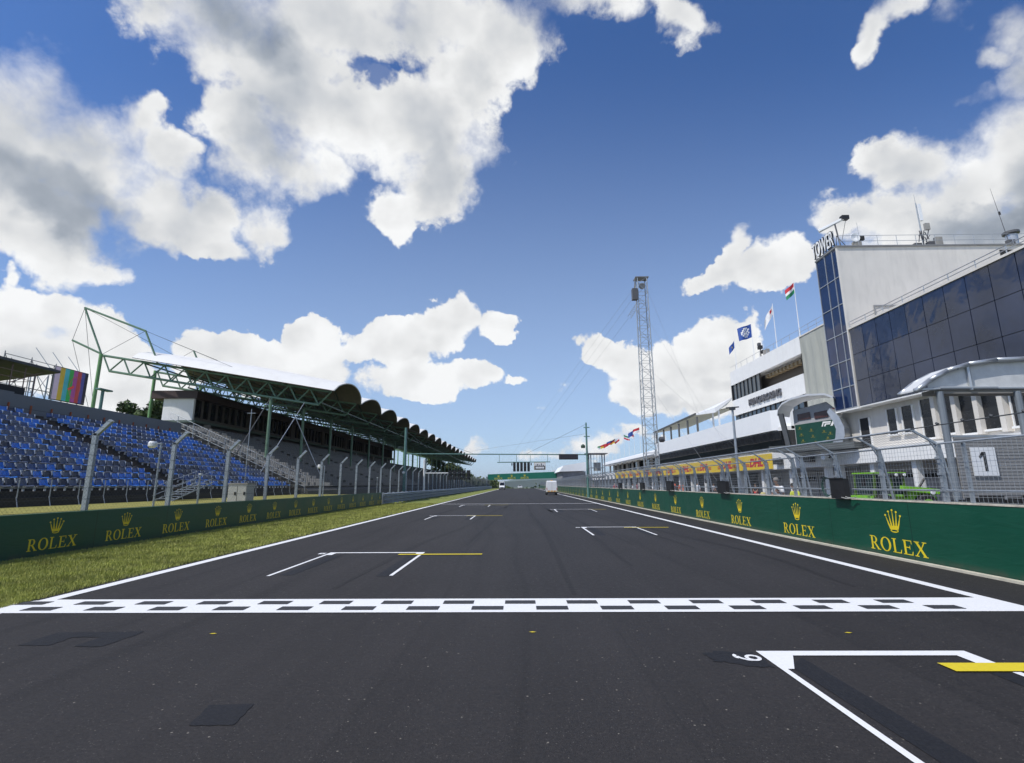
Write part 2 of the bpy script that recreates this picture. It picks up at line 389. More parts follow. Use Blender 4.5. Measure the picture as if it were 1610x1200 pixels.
def crown_polys():
    out = []      # unit box about 1 wide 1.45 high, origin bottom centre
    tips = [(-.50, 1.05), (-.27, 1.28), (0, 1.38), (.27, 1.28), (.50, 1.05)]
    base = [-.235, -.12, 0, .12, .235]
    for (tx, ty), bx in zip(tips, base):
        out.append([(bx-.055, .22), (bx+.055, .22), (bx*1.45+.05, .52), (tx*.97+.012, ty-.05), (tx*.97-.012, ty-.05), (bx*1.45-.05, .52)])
        out.append([(tx+.068*math.cos(2*PI*k/10), ty+.068*math.sin(2*PI*k/10)) for k in range(10)])
    out.append([(-.285, .20), (.285, .20), (.33, .42), (-.33, .42)])
    out += ring(0, .13, .27, .12, .20, .055, 0, 360, 18)
    return out
CROWNP = crown_polys()
def sheet(polys, org, ex, ey, nrm, sx, sy, th=0.002, step=0.0004):
    """2D polygons laid on a plane as thin sheets; each piece a hair prouder than the last so that none share a plane"""
    mb = MB(); org = Vector(org); ex = Vector(ex); ey = Vector(ey); nrm = Vector(nrm)
    for i, p in enumerate(polys):
        d = nrm*(th+step*(i % 9))
        mb.add([org+ex*(a*sx)+ey*(b*sy)+d for a, b in p], [tuple(range(len(p)))])
    return mb
def text_mesh(txt, org, ex, ey, size, depth=0.0, bold=0.0, shear=0.0, align='CENTER', space=1.0, xs=1.0):
    cu = bpy.data.curves.new('t', 'FONT'); cu.body = txt; cu.size = size; cu.extrude = depth; cu.offset = bold; cu.shear = shear
    cu.align_x = align; cu.align_y = 'BOTTOM_BASELINE'; cu.space_character = space; cu.resolution_u = 4
    ob = bpy.data.objects.new('t', cu); COL.objects.link(ob)
    dg = bpy.context.evaluated_depsgraph_get(); dg.update()
    me = bpy.data.meshes.new_from_object(ob.evaluated_get(dg))
    org = Vector(org); ex = Vector(ex); ey = Vector(ey); nz = ex.cross(ey)
    mb = MB(); mb.add([org+ex*(v.co.x*xs)+ey*v.co.y+nz*v.co.z for v in me.vertices], [tuple(p.vertices) for p in me.polygons])
    bpy.data.objects.remove(ob); bpy.data.curves.remove(cu); bpy.data.meshes.remove(me)
    return mb

# ================================================================ GROUND, TRACK, MARKINGS
def gz(y):
    """the straight is level, then drops away over a crest"""
    if y <= 232: return 0.0
    t = y-232
    return -0.022*t*t/(t+60.0)-0.0 if t < 900 else -0.022*900*900/960-(t-900)*0.002
def strip(name, x0, x1, y0, y1, dz, m, xs=None, kind='structure', label=None, cat=None):
    ys = [y0]; y = y0
    while y < y1:
        y = min(y1, y+(12 if y < 230 else (15 if y < 500 else 120))); ys.append(y)
    mb = MB(); vs = []; fs = []
    for y in ys: vs += [(x0, y, gz(y)+dz), (x1, y, gz(y)+dz)]
    for k in range(len(ys)-1): fs.append((2*k, 2*k+1, 2*k+3, 2*k+2))
    mb.add(vs, fs); o = mb.build(name, m, kind=kind)
    return o
def asphalt(name, base, dark=1.0, speck=True):
    m = bpy.data.materials.new(name); m.use_nodes = True; t = m.node_tree; q = NB(t); b = t.nodes['Principled BSDF']
    co = t.nodes.new('ShaderNodeNewGeometry').outputs['Position']
    n_big = q.noise(co, 0.22, 5, 0.6)[0]
    n_str = q.noise(q.v('MULTIPLY', co, (1.6, 0.035, 1)), 1.0, 5, 0.6)[0]
    n_fine = q.noise(co, 85.0, 4, 0.75)[0]
    n_mid = q.noise(co, 11.0, 6, 0.7)[0]
    n_gr = q.noise(co, 34.0, 3, 0.8)[0]
    f = q.m('MULTIPLY', q.step(n_big, 0.3, 0.7, 0.85, 1.13, False), q.step(n_str, 0.3, 0.7, 0.86, 1.12, False))
    f = q.m('MULTIPLY', f, q.step(n_fine, 0.25, 0.75, 0.62, 1.38, False))
    f = q.m('MULTIPLY', f, q.step(n_mid, 0.3, 0.7, 0.86, 1.14, False))
    f = q.m('MULTIPLY', f, q.step(n_gr, 0.35, 0.65, 0.74, 1.26, False))
    # rubber laid down by cars: dark soft curving bands along the racing line
    sx = t.nodes.new('ShaderNodeSeparateXYZ'); t.links.new(co, sx.inputs[0])
    wob = q.noise(q.v('MULTIPLY', co, (0, 0.03, 0)), 1.0, 2, 0.5)[0]
    xx = q.m('ADD', sx.outputs[0], q.m('MULTIPLY', wob, 7.0))
    n_tyre = q.noise(q.xyz(q.m('MULTIPLY', xx, 2.3), q.m('MULTIPLY', sx.outputs[1], 0.015), 3.0), 1.0, 3, 0.5)[0]
    f = q.m('MULTIPLY', f, q.step(n_tyre, 0.56, 0.66, 1.0, 0.83))
    c = q.v('SCALE', base, scale=f)
    if speck:
        vo = t.nodes.new('ShaderNodeTexVoronoi'); vo.feature = 'F1'; vo.inputs['Scale'].default_value = 15.0; t.links.new(co, vo.inputs['Vector'])
        wn = t.nodes.new('ShaderNodeSeparateColor'); t.links.new(vo.outputs['Color'], wn.inputs[0])
        pick = q.m('GREATER_THAN', wn.outputs[0], 0.72); rad = q.m('MULTIPLY', wn.outputs[1], 0.15)
        on = q.m('MULTIPLY', pick, q.m('LESS_THAN', vo.outputs['Distance'], rad))
        c = q.mix(q.m('MULTIPLY', on, 0.5), c, (0.38, 0.34, 0.28, 1))
        v2 = t.nodes.new('ShaderNodeTexVoronoi'); v2.inputs['Scale'].default_value = 48.0; t.links.new(co, v2.inputs['Vector'])
        w2 = t.nodes.new('ShaderNodeSeparateColor'); t.links.new(v2.outputs['Color'], w2.inputs[0])
        on2 = q.m('MULTIPLY', q.m('GREATER_THAN', w2.outputs[0], 0.62), q.m('LESS_THAN', v2.outputs['Distance'], q.m('MULTIPLY', w2.outputs[1], 0.30)))
        c = q.mix(q.m('MULTIPLY', on2, 0.55), c, (0.13, 0.12, 0.11, 1))
        # lane-wide paving joints running with the track
        jx = q.m('ABSOLUTE', q.m('SUBTRACT', q.m('ADD', sx.outputs[0], q.m('MULTIPLY', q.noise(co, .8, 3, .5)[0], .05)), 1.25))
        c = q.mix(q.m('MULTIPLY', q.m('LESS_THAN', jx, 0.012), 0.45), c, (0.018, 0.017, 0.017, 1))
    t.links.new(c, b.inputs['Base Color'])
    t.links.new(q.step(n_mid, 0.3, 0.7, 0.62, 0.82, False), b.inputs['Roughness']); b.inputs['Specular IOR Level'].default_value = 0.28
    bn = t.nodes.new('ShaderNodeBump'); bn.inputs['Strength'].default_value = 0.55; bn.inputs['Distance'].default_value = 0.006
    t.links.new(q.m('ADD', n_fine, q.m('MULTIPLY', q.noise(co, 190.0, 2, 0.6)[0], 0.6)), bn.inputs['Height']); t.links.new(bn.outputs[0], b.inputs['Normal'])
    MATS[name] = m; return m
ASPH = asphalt('track_asphalt', (0.0275, 0.0248, 0.0243))
ASPD = asphalt('asphalt_patch', (0.0150, 0.0155, 0.0185), speck=False)
PITA = asphalt('pit_asphalt', (0.10, 0.098, 0.095), speck=False)
GRASSM = mat('grass', (0.19, 0.22, 0.055), 0.9, 0, 0.35, 2.2, 0.9, 45, spec=0.2, dirt=0.5, dirtcol=(0.25, 0.23, 0.08))
def paint(name, col):
    m = mat(name, col, 0.65, 0, 0.05, 30); t = m.node_tree; q = NB(t); b = t.nodes['Principled BSDF']
    co = t.nodes.new('ShaderNodeNewGeometry').outputs['Position']
    src = [l.from_socket for l in t.links if l.to_socket == b.inputs['Base Color']][0]
    wear = q.step(q.noise(co, 60.0, 6, 0.75)[0], 0.60, 0.74, 0.0, 0.55)
    t.links.new(q.mix(wear, src, (0.10, 0.10, 0.10, 1)), b.inputs['Base Color'])
    return m
PW = paint('road_paint_white', (0.76, 0.76, 0.76)); PY = paint('road_paint_yellow', (0.66, 0.52, 0.015)); PK = mat('road_paint_black', (0.03, 0.03, 0.032), 0.7, 0, 0.2, 20)
g = MB(); ys = [-60, 0, 60, 120, 180, 232]+[232+12*k for k in range(1, 26)]+[700, 900, 1200, 2000, 4000, 9000]
vs = []; fs = []
for y in ys: vs += [(-9000, y, gz(y)-0.012), (9000, y, gz(y)-0.012)]
for k in range(len(ys)-1): fs.append((2*k, 2*k+1, 2*k+3, 2*k+2))
g.add(vs, fs); g.build('ground', GRASSM, kind='structure')
strip('race_track', -7.95, 9.3, -12, 900, 0.0, ASPH)
strip('pit_lane', 9.3, 60, -12, 330, -0.004, PITA)
strip('edge_line', -7.76, -7.52, -12, 700, 0.004, PW)
strip('edge_line', 7.20, 7.43, -12, 700, 0.004, PW)
mb = MB(); mb.box(8.93, 9.06, 2, 230, -0.02, 0.045); mb.build('concrete_kerb', mat('pale_kerb', (0.50, 0.47, 0.38), 0.8, 0, 0.15, 3), kind='structure')
def flat(name, polys, z, m):
    mb = MB()
    for p in polys: mb.add([(x, y, z) for x, y in p], [tuple(range(len(p)))])
    return mb.build(name, m, kind='structure')
flat('start_line', [[(-8.05, 7.79), (7.19, 7.79), (7.19, 8.67), (-7.51, 8.67), (-7.51, 8.6), (-7.77, 8.6), (-8.05, 8.3)]], 0.008, PW)
sq = []
for k in range(-8, 8):
    x = -1.19+0.955*k; sq.append(rc(x, x+0.47, 8.30, 8.525))
    x = -0.72+0.955*k; sq.append(rc(x, x+0.47, 7.925, 8.15))
flat('start_line_chequers', [p for p in sq if p[0][0] > -8 and p[1][0] < 7.15], 0.012, PK)
def slot(x0, x1, y, yl, near=False, side=1):
    P = [rc(x0, x1, y-0.14, y)]
    P += [[(x0, y-0.14), (x0+.20, y-0.14), (x0+.20, y-0.5), (x0, y-0.5)], [(x1-.20, y-0.14), (x1, y-0.14), (x1, y-0.42), (x1-.20, y-0.42)]]
    P += [rc(x0, x0+.075, yl, y-0.5), rc(x1-.075, x1, yl, y-0.42)]
    flat('grid_slot_marking', P, 0.008, PW)
    # black-out of older markings beside the lines
    flat('painted_over_marking', [rc(x0+.22, x0+.5, yl+.1, y-.55), rc(x1-.34, x1-.09, yl-.05, y-.7)], 0.004, ASPD)
    flat('grid_number_mark', [rc(x0-.24, x0-.06, y-.16, y-.10), rc(x0-.24, x0-.18, y-.34, y-.16), rc(x0-.18, x0-.06, y-.24, y-.19), rc(x0-.12, x0-.06, y-.34, y-.24), rc(x0-.18, x0-.12, y-.34, y-.29)], 0.008, PW)
slot(-5.14, -2.57, 14.42, 10.8); slot(2.60, 4.92, 22.45, 18.9); slot(-5.04, -2.56, 31.0, 27.6); slot(2.46, 5.14, 38.1, 34.6); slot(-5.04, -2.56, 46.6, 43.2)
flat('grid_slot_marking', [rc(2.56, 4.80, 5.90, 6.05), [(2.56, 5.9), (2.88, 5.9), (2.69, 5.50), (2.56, 5.50)], [(2.88, 5.9), (2.88, 5.89), (2.69, 5.5)], rc(2.56, 2.625, 1.8, 5.5), rc(4.60, 4.80, 5.66, 5.90), rc(4.72, 4.80, 1.8, 5.41)], 0.008, PW)
flat('painted_over_marking', [[(2.70, 5.6), (2.95, 5.85), (3.02, 2.0), (2.78, 2.0)], rc(4.5, 4.70, 2.0, 5.40)], 0.004, ASPD)
flat('start_limit_line', [rc(4.20, 7.18, 5.42, 5.655)], 0.013, PY)
for x0, x1, y in ((-3.19, -0.99, 13.98), (4.35, 6.2, 22.1), (-3.1, -1.0, 30.7), (5.0, 6.2, 37.7), (-3.1, -1.0, 46.4)):
    flat('start_limit_line', [rc(x0, x1, y-.1, y+.06)], 0.013, PY)
flat('finish_straight_line', [rc(-7.5, 7.18, 49.0, 49.3)], 0.008, PW)
n6 = ring(2.395, 5.79, .085, .085, .045, .045, 0, 360, 16)+ring(2.46, 5.82, .15, .15, .11, .11, 100, 180, 8)+ring(2.435, 5.93, .07, .06, .03, .02, 20, 150, 6)
mb = MB()
for i, p in enumerate(n6): mb.add([(2.395-(y-5.83)*.95, 5.83+(x-2.395)*1.15, 0.008+0.0003*(i % 7)) for x, y in p], [(0, 1, 2, 3)])
mb.build('grid_number', PW, kind='structure')
# tyre marks: faint ribbons of rubber
RUB = asphalt('rubber_film', (0.0215, 0.0195, 0.019), speck=False)
def tyre_mark(pts, w=.19):
    mb = MB(); P = []
    n = 40
    for i in range(n+1):
        u = i/n*(len(pts)-1); k = min(int(u), len(pts)-2); f = u-k; f = f*f*(3-2*f)
        P.append((pts[k][0]+(pts[k+1][0]-pts[k][0])*f, pts[k][1]+(pts[k+1][1]-pts[k][1])*(u-k)))
    vs = []
    for i, (x, y) in enumerate(P):
        ww = w*math.sin(PI*min(max(i/n, .04), .96))**.35/2*random.uniform(.8, 1.1); vs += [(x-ww, y, .003), (x+ww, y, .003)]
    mb.add(vs, [(2*i, 2*i+1, 2*i+3, 2*i+2) for i in range(n)]).build('tyre_mark', RUB, kind='structure')
for pts in ([(3.4, 16), (3.0, 24), (1.9, 40), (1.2, 75)], [(4.95, 15), (4.5, 24), (3.4, 40), (2.6, 75)], [(-3.3, 9.5), (-3.2, 14), (-2.2, 26), (.2, 60)], [(5.9, 9.6), (6.2, 13), (5.4, 22), (3.9, 42)],
            [(.9, 9), (1.0, 20), (.7, 34), (.9, 60)], [(2.5, 12), (2.6, 20), (2.1, 34), (2.2, 60)], [(-5.9, 18), (-5.2, 30), (-3.1, 60), (-2.2, 100)], [(-1.6, 16), (-1.2, 30), (-.9, 60), (-.5, 100)]): tyre_mark(pts)
# dark seal patches on the asphalt
def rough_poly(pts, amp=0.02, n=6):
    out = []
    for a, b in zip(pts, pts[1:]+pts[:1]):
        for k in range(n):
            t = k/n; out.append((a[0]+(b[0]-a[0])*t+random.uniform(-amp, amp), a[1]+(b[1]-a[1])*t+random.uniform(-amp, amp)))
    return out
flat('asphalt_patch', [rough_poly([(-2.55, 4.3), (-2.2, 4.31), (-2.24, 4.69), (-2.60, 4.68)], .008)], 0.004, ASPD)
flat('asphalt_patch', [rough_poly([(-5.8, 6.3), (-5.45, 6.28), (-5.43, 6.6), (-5.1, 6.62), (-5.12, 6.25), (-4.8, 6.25), (-4.74, 6.85), (-5.82, 6.8)], .02)], 0.004, ASPD)
flat('asphalt_patch', [rough_poly([(1.95, 6.0), (2.0, 5.75), (2.25, 5.62), (2.52, 5.55), (2.50, 6.0), (2.2, 6.06)], .03)], 0.004, ASPD)
for x, y in ((-3.86, 6.75), (0.1, 6.8), (3.95, 6.75)): flat('survey_mark', [[(x, y), (x+.05, y-.02), (x+.10, y), (x+.05, y+.02)]], 0.006, PY)
# grass blades on the near verge, one mass
def grass_blades(name, x0, x1, y0, y1, n, seed, h=0.05, wid=0.006):
    rg = np.random.default_rng(seed)
    y = y0+(y1-y0)*rg.random(n)**1.9; x = x0+(x1-x0)*rg.random(n)
    hh = h*(0.5+rg.random(n))*(1+0.02*(y-y0)); ww = wid*(1+0.10*(y-y0)); a = rg.random(n)*6.283; lx = (rg.random(n)-.5)*1.3*hh; ly = (rg.random(n)-.5)*1.3*hh
    v = np.zeros((n, 3, 3), dtype=np.float32)
    v[:, 0, 0] = x-np.cos(a)*ww; v[:, 0, 1] = y-np.sin(a)*ww; v[:, 1, 0] = x+np.cos(a)*ww; v[:, 1, 1] = y+np.sin(a)*ww
    v[:, :2, 2] = -0.01; v[:, 2, 0] = x+lx; v[:, 2, 1] = y+ly; v[:, 2, 2] = hh
    me = bpy.data.meshes.new(name); me.vertices.add(n*3); me.vertices.foreach_set('co', v.ravel())
    me.loops.add(n*3); me.loops.foreach_set('vertex_index', np.arange(n*3, dtype=np.int32)); me.polygons.add(n)
    me.polygons.foreach_set('loop_start', np.arange(0, n*3, 3, dtype=np.int32)); me.update()
    me.materials.append(BLADE); o = bpy.data.objects.new(name, me); COL.objects.link(o)
    return setp(o, 'short sunlit grass growing on the verge beside the left barrier', 'grass', kind='stuff')
BLADE = mat('grass_blade', (0.34, 0.355, 0.085), 0.7, 0, 0.45, 1.3, spec=0.3, dirt=0.6, dirtcol=(0.40, 0.38, 0.17))
grass_blades('grass', -12.5, -7.85, 8.0, 50, 190000, 3)
# ================================================================ LEFT: barrier, rail, fence
LX = -12.6
t = thing('advertising_barrier', 'dark green watch-maker barrier along the grass verge left of the track', 'barrier', (LX, 26, 0))
MB().box(LX-.12, LX, 4.0, 47.6, -0.02, 1.09).build('panel', DGREEN, t)
MB().box(LX-.13, LX+.012, 4.0, 47.62, 1.09, 1.11).build('top_edge', mat('edge_strip', (0.03, 0.12, 0.08), 0.6), t)
ly = 14.15; 
for k in range(-2, 14):
    y = 14.15+2.52*k
    if y < 5 or y > 47: continue
    sheet(WORDP, (LX, y-0.74, 0.17), (0, 1, 0), (0, 0, 1), (1, 0, 0), 1.48/WORDW, 0.30).build('lettering', YEL, t)
    sheet(CROWNP, (LX, y+0.02, 0.56), (0, 1, 0), (0, 0, 1), (1, 0, 0), 0.40, 0.29).build('crown_emblem', YEL, t)
# steel guard rail beyond the boards
t = thing('guard_rail', 'galvanised triple steel guard rail beyond the left green boards', 'guard rail', (-12.4, 140, 0))
def wrail(z): return [(-12.52, z), (-12.42, z+.03), (-12.35, z+.07), (-12.42, z+.12), (-12.46, z+.155), (-12.42, z+.19), (-12.35, z+.24), (-12.42, z+.28), (-12.52, z+.31), (-12.54, z+.31), (-12.54, z)]
for k in range(3): MB().prism(wrail(0.08+0.335*k), 'y', 47.7, 234).build('rail', GALV, t)
for k in range(93): MB().box(-12.72, -12.55, 48+2*k, 48.12+2*k, 0, 1.12).build('post', GALV, t)
mb = MB().prism([(-12.74, -0.1), (-12.74, .82), (-13.4, .95), (-20.19, 1.0), (-20.19, -0.1)], 'y', 3, 47.6)
mb.build('grass_bank', mat('dry_grass', (0.27, 0.25, 0.07), 0.9, 0, 0.4, 3.0, 0.9, 40, spec=0.2, dirt=0.4, dirtcol=(0.16, 0.17, 0.05)), kind='structure')
# ---------------- debris fences
def wire_grid(mb, y0, y1, p0, p1, step, r=0.0022, sh=None, nz=None):
    """flat welded grid between the lines p0=(x,z) bottom and p1=(x,z) top, from y0 to y1"""
    L = math.hypot(p1[0]-p0[0], p1[1]-p0[1]); n = max(2, int(round(L/step)))
    for k in range(n+1):
        t_ = k/n; x = p0[0]+(p1[0]-p0[0])*t_; z = p0[1]+(p1[1]-p0[1])*t_
        mb.bar((x, y0, z), (x, y1, z), r, 3, cap=False)
    m_ = int((y1-y0)/step)
    for k in range(m_+1):
        y = y0+k*(y1-y0)/max(m_, 1); mb.bar((p0[0], y, p0[1]), (p1[0], y, p1[1]), r, 3, cap=False)
fl = thing('debris_fence', 'tall chain-link fence on cranked steel posts behind the left barrier', 'fence', (-13.2, 26, 0))
ys_l = [15.72+3.72*k for k in range(-3, 59)]
for y in ys_l:
    mb = MB(); zt = 3.42
    mb.box(-13.28, -13.14, y-.055, y+.055, 0, zt)
    mb.add([(-13.28, y-.055, zt-.06), (-13.14, y-.055, zt-.06), (-12.72, y-.055, zt+.38), (-12.82, y-.055, zt+.44), (-13.28, y+.055, zt-.06), (-13.14, y+.055, zt-.06), (-12.72, y+.055, zt+.38), (-12.82, y+.055, zt+.44)], [(0, 1, 2, 3), (7, 6, 5, 4), (1, 5, 6, 2), (0, 3, 7, 4), (3, 2, 6, 7)])
    mb.build('post', GALV, fl)
mb = MB()
for k in range(0, 8): mb.bar((-13.12, 4, 1.1+k*.33), (-13.12, 235, 1.1+k*.33), 0.006, 3, cap=False)
for z, x in ((3.6, -12.95), (3.78, -12.78)): mb.bar((x, 4, z), (x, 235, z), 0.006, 3, cap=False)
mb.build('tension_wires', DARKW, fl)
mb = MB(); st = 0.13
for y in np.arange(4, 60, st):
    for s_ in (1, -1): mb.bar((-13.10, y, 0.9), (-13.10, y+s_*2.5, 3.4), 0.0021, 3, cap=False)
for y in np.arange(60, 233, .5):
    for s_ in (1, -1): mb.bar((-13.10, y, 0.9), (-13.10, y+s_*2.5, 3.4), 0.004, 3, cap=False)
mb.build('chain_link_mesh', DARKW, fl)
# ================================================================ LEFT: blue seated stand
def hh(x): return 2.0+0.452*(-x-20.5)
st_ = thing('open_grandstand', 'open concrete terrace of blue seats with a grey wall along its back', 'grandstand', (-26, 33, 0))
mb = MB(); NR = 13; pitch = 0.807
prof = [(-20.2, 0.0), (-20.2, 1.35), (-20.5, 1.35)]
for k in range(NR):
    x = -20.5-pitch*k; z = 1.62+0.365*k; prof += [(x, z), (x-pitch, z)]
prof += [(-31.6, 1.62+.365*12), (-31.6, 0.0)]
mb.prism(prof[::-1], 'y', 8, 47.6); mb.build('terrace', mat('shade_black_concrete', (0.035, 0.033, 0.032), 0.9, 0, 0.3, 1.0, 0.3, 10), st_)  # near-black colour paints the shaded void below the seats
MB().box(-32.1, -31.95, 31.3, 47.6, 5.0, 7.6).box(-32.1, -31.95, 8, 31.3, 5.0, 7.7).build('back_wall', mat('grey_cladding', (0.16, 0.17, 0.175), 0.6, 0.2, 0.1, 0.6), st_)
for k in range(15, 26): MB().box(-31.95, -31.88, 8.5+1.5*k, 8.58+1.5*k, 5.9, 7.0).build('wall_post', mat('rusty_orange', (0.35, 0.09, 0.03), 0.7), st_)
mb = MB()
for y in np.arange(9, 47.5, 1.45):
    mb.bar((-20.12, y, 1.35), (-20.12, y, 2.1), .022, 5); 
    mb.bar((-20.15, y, 1.4), (-19.9, y-.1, .9), .018, 4)
mb.bar((-20.12, 8, 1.75), (-20.12, 47.5, 1.75), .018, 4)
mb.build('front_handrail', GALV, st_)
for ya in (16.0, 31.6, 47.0):
    mb = MB()
    for k in range(NR*2):
        x = -20.45-pitch*k/2; mb.box(x-pitch/2, x, ya-.5, ya+.5, 1.3+.18*k, 1.66+.1825*k)
    mb.build('aisle_steps', mat('brown_steps', (0.06, 0.045, 0.035), 0.9), st_)
SEATC = [mat('seat_bright_blue', (0.02, 0.16, 0.55), 0.38), mat('seat_mid_blue', (0.035, 0.075, 0.20), 0.4), mat('seat_slate', (0.075, 0.095, 0.15), 0.4), mat('seat_navy', (0.011, 0.018, 0.045), 0.4)]
SEDGE = mat('seat_bracket', (0.72, 0.76, 0.82), 0.4)
def seat_shape(mb, x, y, z, w=0.21, mi=0, me_=4):
    """seat faces +x; x,z = front top of step"""
    bk = [(x-.36, z+.20), (x-.43, z+.44), (x-.46, z+.52)]
    # shell: pan and curved back
    vs = []; fs = []
    rows_ = [(x-.02, z+.20), (x-.08, z+.235), (x-.34, z+.21), (x-.40, z+.30), (x-.44, z+.50)]
    for (a, b) in rows_:
        for t_ in (-1, -.5, .5, 1):
            c = .02 if abs(t_) == 1 else 0
            ww = w*(0.86 if b > z+.48 else 1)
            vs.append((a+c*1.2, y+t_*ww, b+c))
    n = len(vs); vs += [(p[0]-.018, p[1], p[2]-.022) for p in vs]
    for i in range(4):
        for j in range(3): fs.append((i*4+j, i*4+j+1, i*4+j+5, i*4+j+4)); fs.append((n+i*4+j+4, n+i*4+j+5, n+i*4+j+1, n+i*4+j))
    for i in range(4): fs.append((i*4, i*4+4, n+i*4+4, n+i*4)); fs.append((i*4+7, i*4+3, n+i*4+3, n+i*4+7))
    for j in range(3): fs.append((j+1, j, n+j, n+j+1)); fs.append((16+j, 17+j, n+17+j, n+16+j))
    mb.add(vs, fs, mi)
    mb.box(x-.40, x-.03, y+w, y+w+.04, z+.17, z+.215, me_)
    mb.box(x-.455, x-.405, y+w, y+w+.04, z+.17, z+.53, me_)
    mb.box(x-.30, x-.24, y-.03, y+.03, z, z+.19, me_)
spots = []
rg = random.Random(5)
for k in range(NR):
    n = 0; y = 9.0
    while y < 47.2:
        y += 0.5
        if any(abs(y-a) < .72 for a in (16.0, 31.6, 47.0)): continue
        x = -20.52-pitch*k; z = 1.62+.365*k
        if y < 0.93*(-x): continue      # beyond the frame's left edge
        w_ = (0.34, 0.27, 0.22, 0.17) if (k < 3) else ((0.20, 0.25, 0.30, 0.25) if y < 31 else (0.32, 0.28, 0.22, 0.18))  # brighter seats favoured in low and farther rows, sunlight put into the colour mix
        c = rg.choices((0, 1, 2, 3), w_)[0]
        spots.append((math.dist((x, y), (0, 0)), x, y, z, c, k))
spots.sort()
protos = []
for c in range(4):
    mb = MB(); seat_shape(mb, 0, 0, 0)
    mb.mi = [0 if i == 0 else 1 for i in mb.mi]
    me_o = mb.build('stadium_seat', [SEATC[c], SEDGE]); protos.append(me_o)
names = ['bright blue', 'mid blue', 'slate grey', 'dark navy']
used = [False]*4
for i, (d_, x, y, z, c, k) in enumerate(spots[:300]):
    if not used[c]: o = protos[c]; used[c] = True
    else: o = protos[c].copy(); COL.objects.link(o)
    o.location = (x, y, z)
    where = 'low rows' if k < 4 else ('middle rows' if k < 9 else 'high rows')
    blk = 'before' if y < 31.6 else 'beyond'
    setp(o, '%s plastic seat in the %s of the open stand, %s its stair aisle' % (names[c], where, blk), 'stadium seat', 'blue stadium seats of the open stand')
mb = MB()
for (d_, x, y, z, c, k) in spots[300:]: seat_shape(mb, x, y, z, mi=c, me_=4)
mb.build('stadium_seats', SEATC+[SEDGE], label='further rows of mixed blue plastic seats in the open stand', cat='stadium seats', kind='stuff')

# ================================================================ LEFT: covered main grandstand
cg = thing('covered_grandstand', 'long main grandstand with green trusses under a scalloped white roof', 'grandstand', (-30, 140, 0))
YS, YE = 49.5, 236
prof = [(-20.2, 0.0), (-20.2, 1.3)]; NR2 = 17
for k in range(NR2):
    x = -20.5-pitch*k; z = 1.55+0.365*k; prof += [(x, z), (x-pitch, z)]
TX = -20.5-pitch*NR2; TZ = 1.55+.365*(NR2-1)
prof += [(-38.4, TZ), (-38.4, 0)]
TERR = mat('terrace_concrete', (0.10, 0.097, 0.09), 0.9, 0, 0.2, 0.8, 0.2, 8, dirt=0.5, dirtcol=(0.06, 0.055, 0.05))
MB().prism(prof[::-1], 'y', YS, YE).build('terrace', TERR, cg)
# cream and some grey seats, all grey farther in to paint the roof's shade; far too many and small to be told apart
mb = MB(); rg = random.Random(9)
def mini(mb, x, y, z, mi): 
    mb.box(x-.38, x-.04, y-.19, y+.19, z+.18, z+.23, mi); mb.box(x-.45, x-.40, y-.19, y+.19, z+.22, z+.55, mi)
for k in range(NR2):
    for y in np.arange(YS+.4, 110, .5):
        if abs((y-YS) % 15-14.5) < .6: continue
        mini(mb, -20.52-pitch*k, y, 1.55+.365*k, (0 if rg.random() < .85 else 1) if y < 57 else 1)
mb.build('spectator_seats', [mat('seat_cream', (0.46, 0.42, 0.36), 0.5), mat('seat_grey_and_shaded', (0.12, 0.115, 0.11), 0.5)], label='rows of small cream plastic seats under the scalloped roof', cat='stadium seats', kind='stuff')
mb = MB()
for k in range(NR2+1):     # side railing that climbs between the two stands
    x = -20.3-pitch*k; z = 1.5+.365*k
    if k % 2 == 0: mb.bar((x, 48.9, z-.4), (x, 48.9, z+1.15), .03, 5)
for zz in (.15, .6, 1.15): mb.bar((-20.3, 48.9, 1.5+zz), (-20.3-pitch*NR2, 48.9, 1.5+.365*NR2+zz), .022, 5)
for y in np.arange(0, 14, .14):
    x = -20.3-y; z = 1.5+y*.452; mb.bar((x, 48.9, z), (x, 48.9, z+1.12), .006, 3, cap=False)
mb.build('side_railing', GALV, cg)
# press boxes
PX = -37.4; PY0, PY1 = 57.5, 152
MB().box(-42.2, -38.2, PY0+.6, PY1, TZ-.1, 9.1).build('rear_wall', DCONC, cg)
MB().box(-41.0, PX-.05, PY0, PY0+.3, 9.2, 11.7).build('end_wall', WHITE, cg)
MB().box(-41.0, PX-.4, PY0+.3, PY1, 9.2, 11.65).build('press_box_wall', DARK, cg)
MB().box(-42.3, PX+.45, PY0-.35, PY1, 11.7, 12.6).build('fascia', BROWN, cg)
MB().box(-41.2, PX+.35, PY0-.05, PY1, 8.95, 9.2).build('floor_slab', mat('green_slab', (0.10, 0.14, 0.11), 0.8), cg)
SIL = mat('brown_sill', (0.10, 0.085, 0.07), 0.7)
MB().box(PX-.05, PX+.08, PY0+.3, PY1, 9.2, 9.55).build('sill_band', SIL, cg)
y = PY0+.35; i = 0
while y < PY1-2:
    if i % 9 == 8:
        MB().box(PX-.3, PX+.15, y, y+1.5, 9.2, 11.7).build('pier', mat('brown_pier', (0.075, 0.06, 0.05), 0.8), cg); y += 1.5
    else:
        w = MB().box(PX-.28, PX-.24, y, y+1.35, 9.55, 11.65).build('window', WGLASS, cg)
        MB().box(PX-.22, PX+.02, y+1.35, y+1.46, 9.55, 11.68).build('mullion', SIL, w); y += 1.46
    i += 1
for k in range(7): MB().box(PX-.2, PX+.4, 60+14*k, 60.5+14*k, 7.4, 8.95).build('support_fin', CONC, cg)
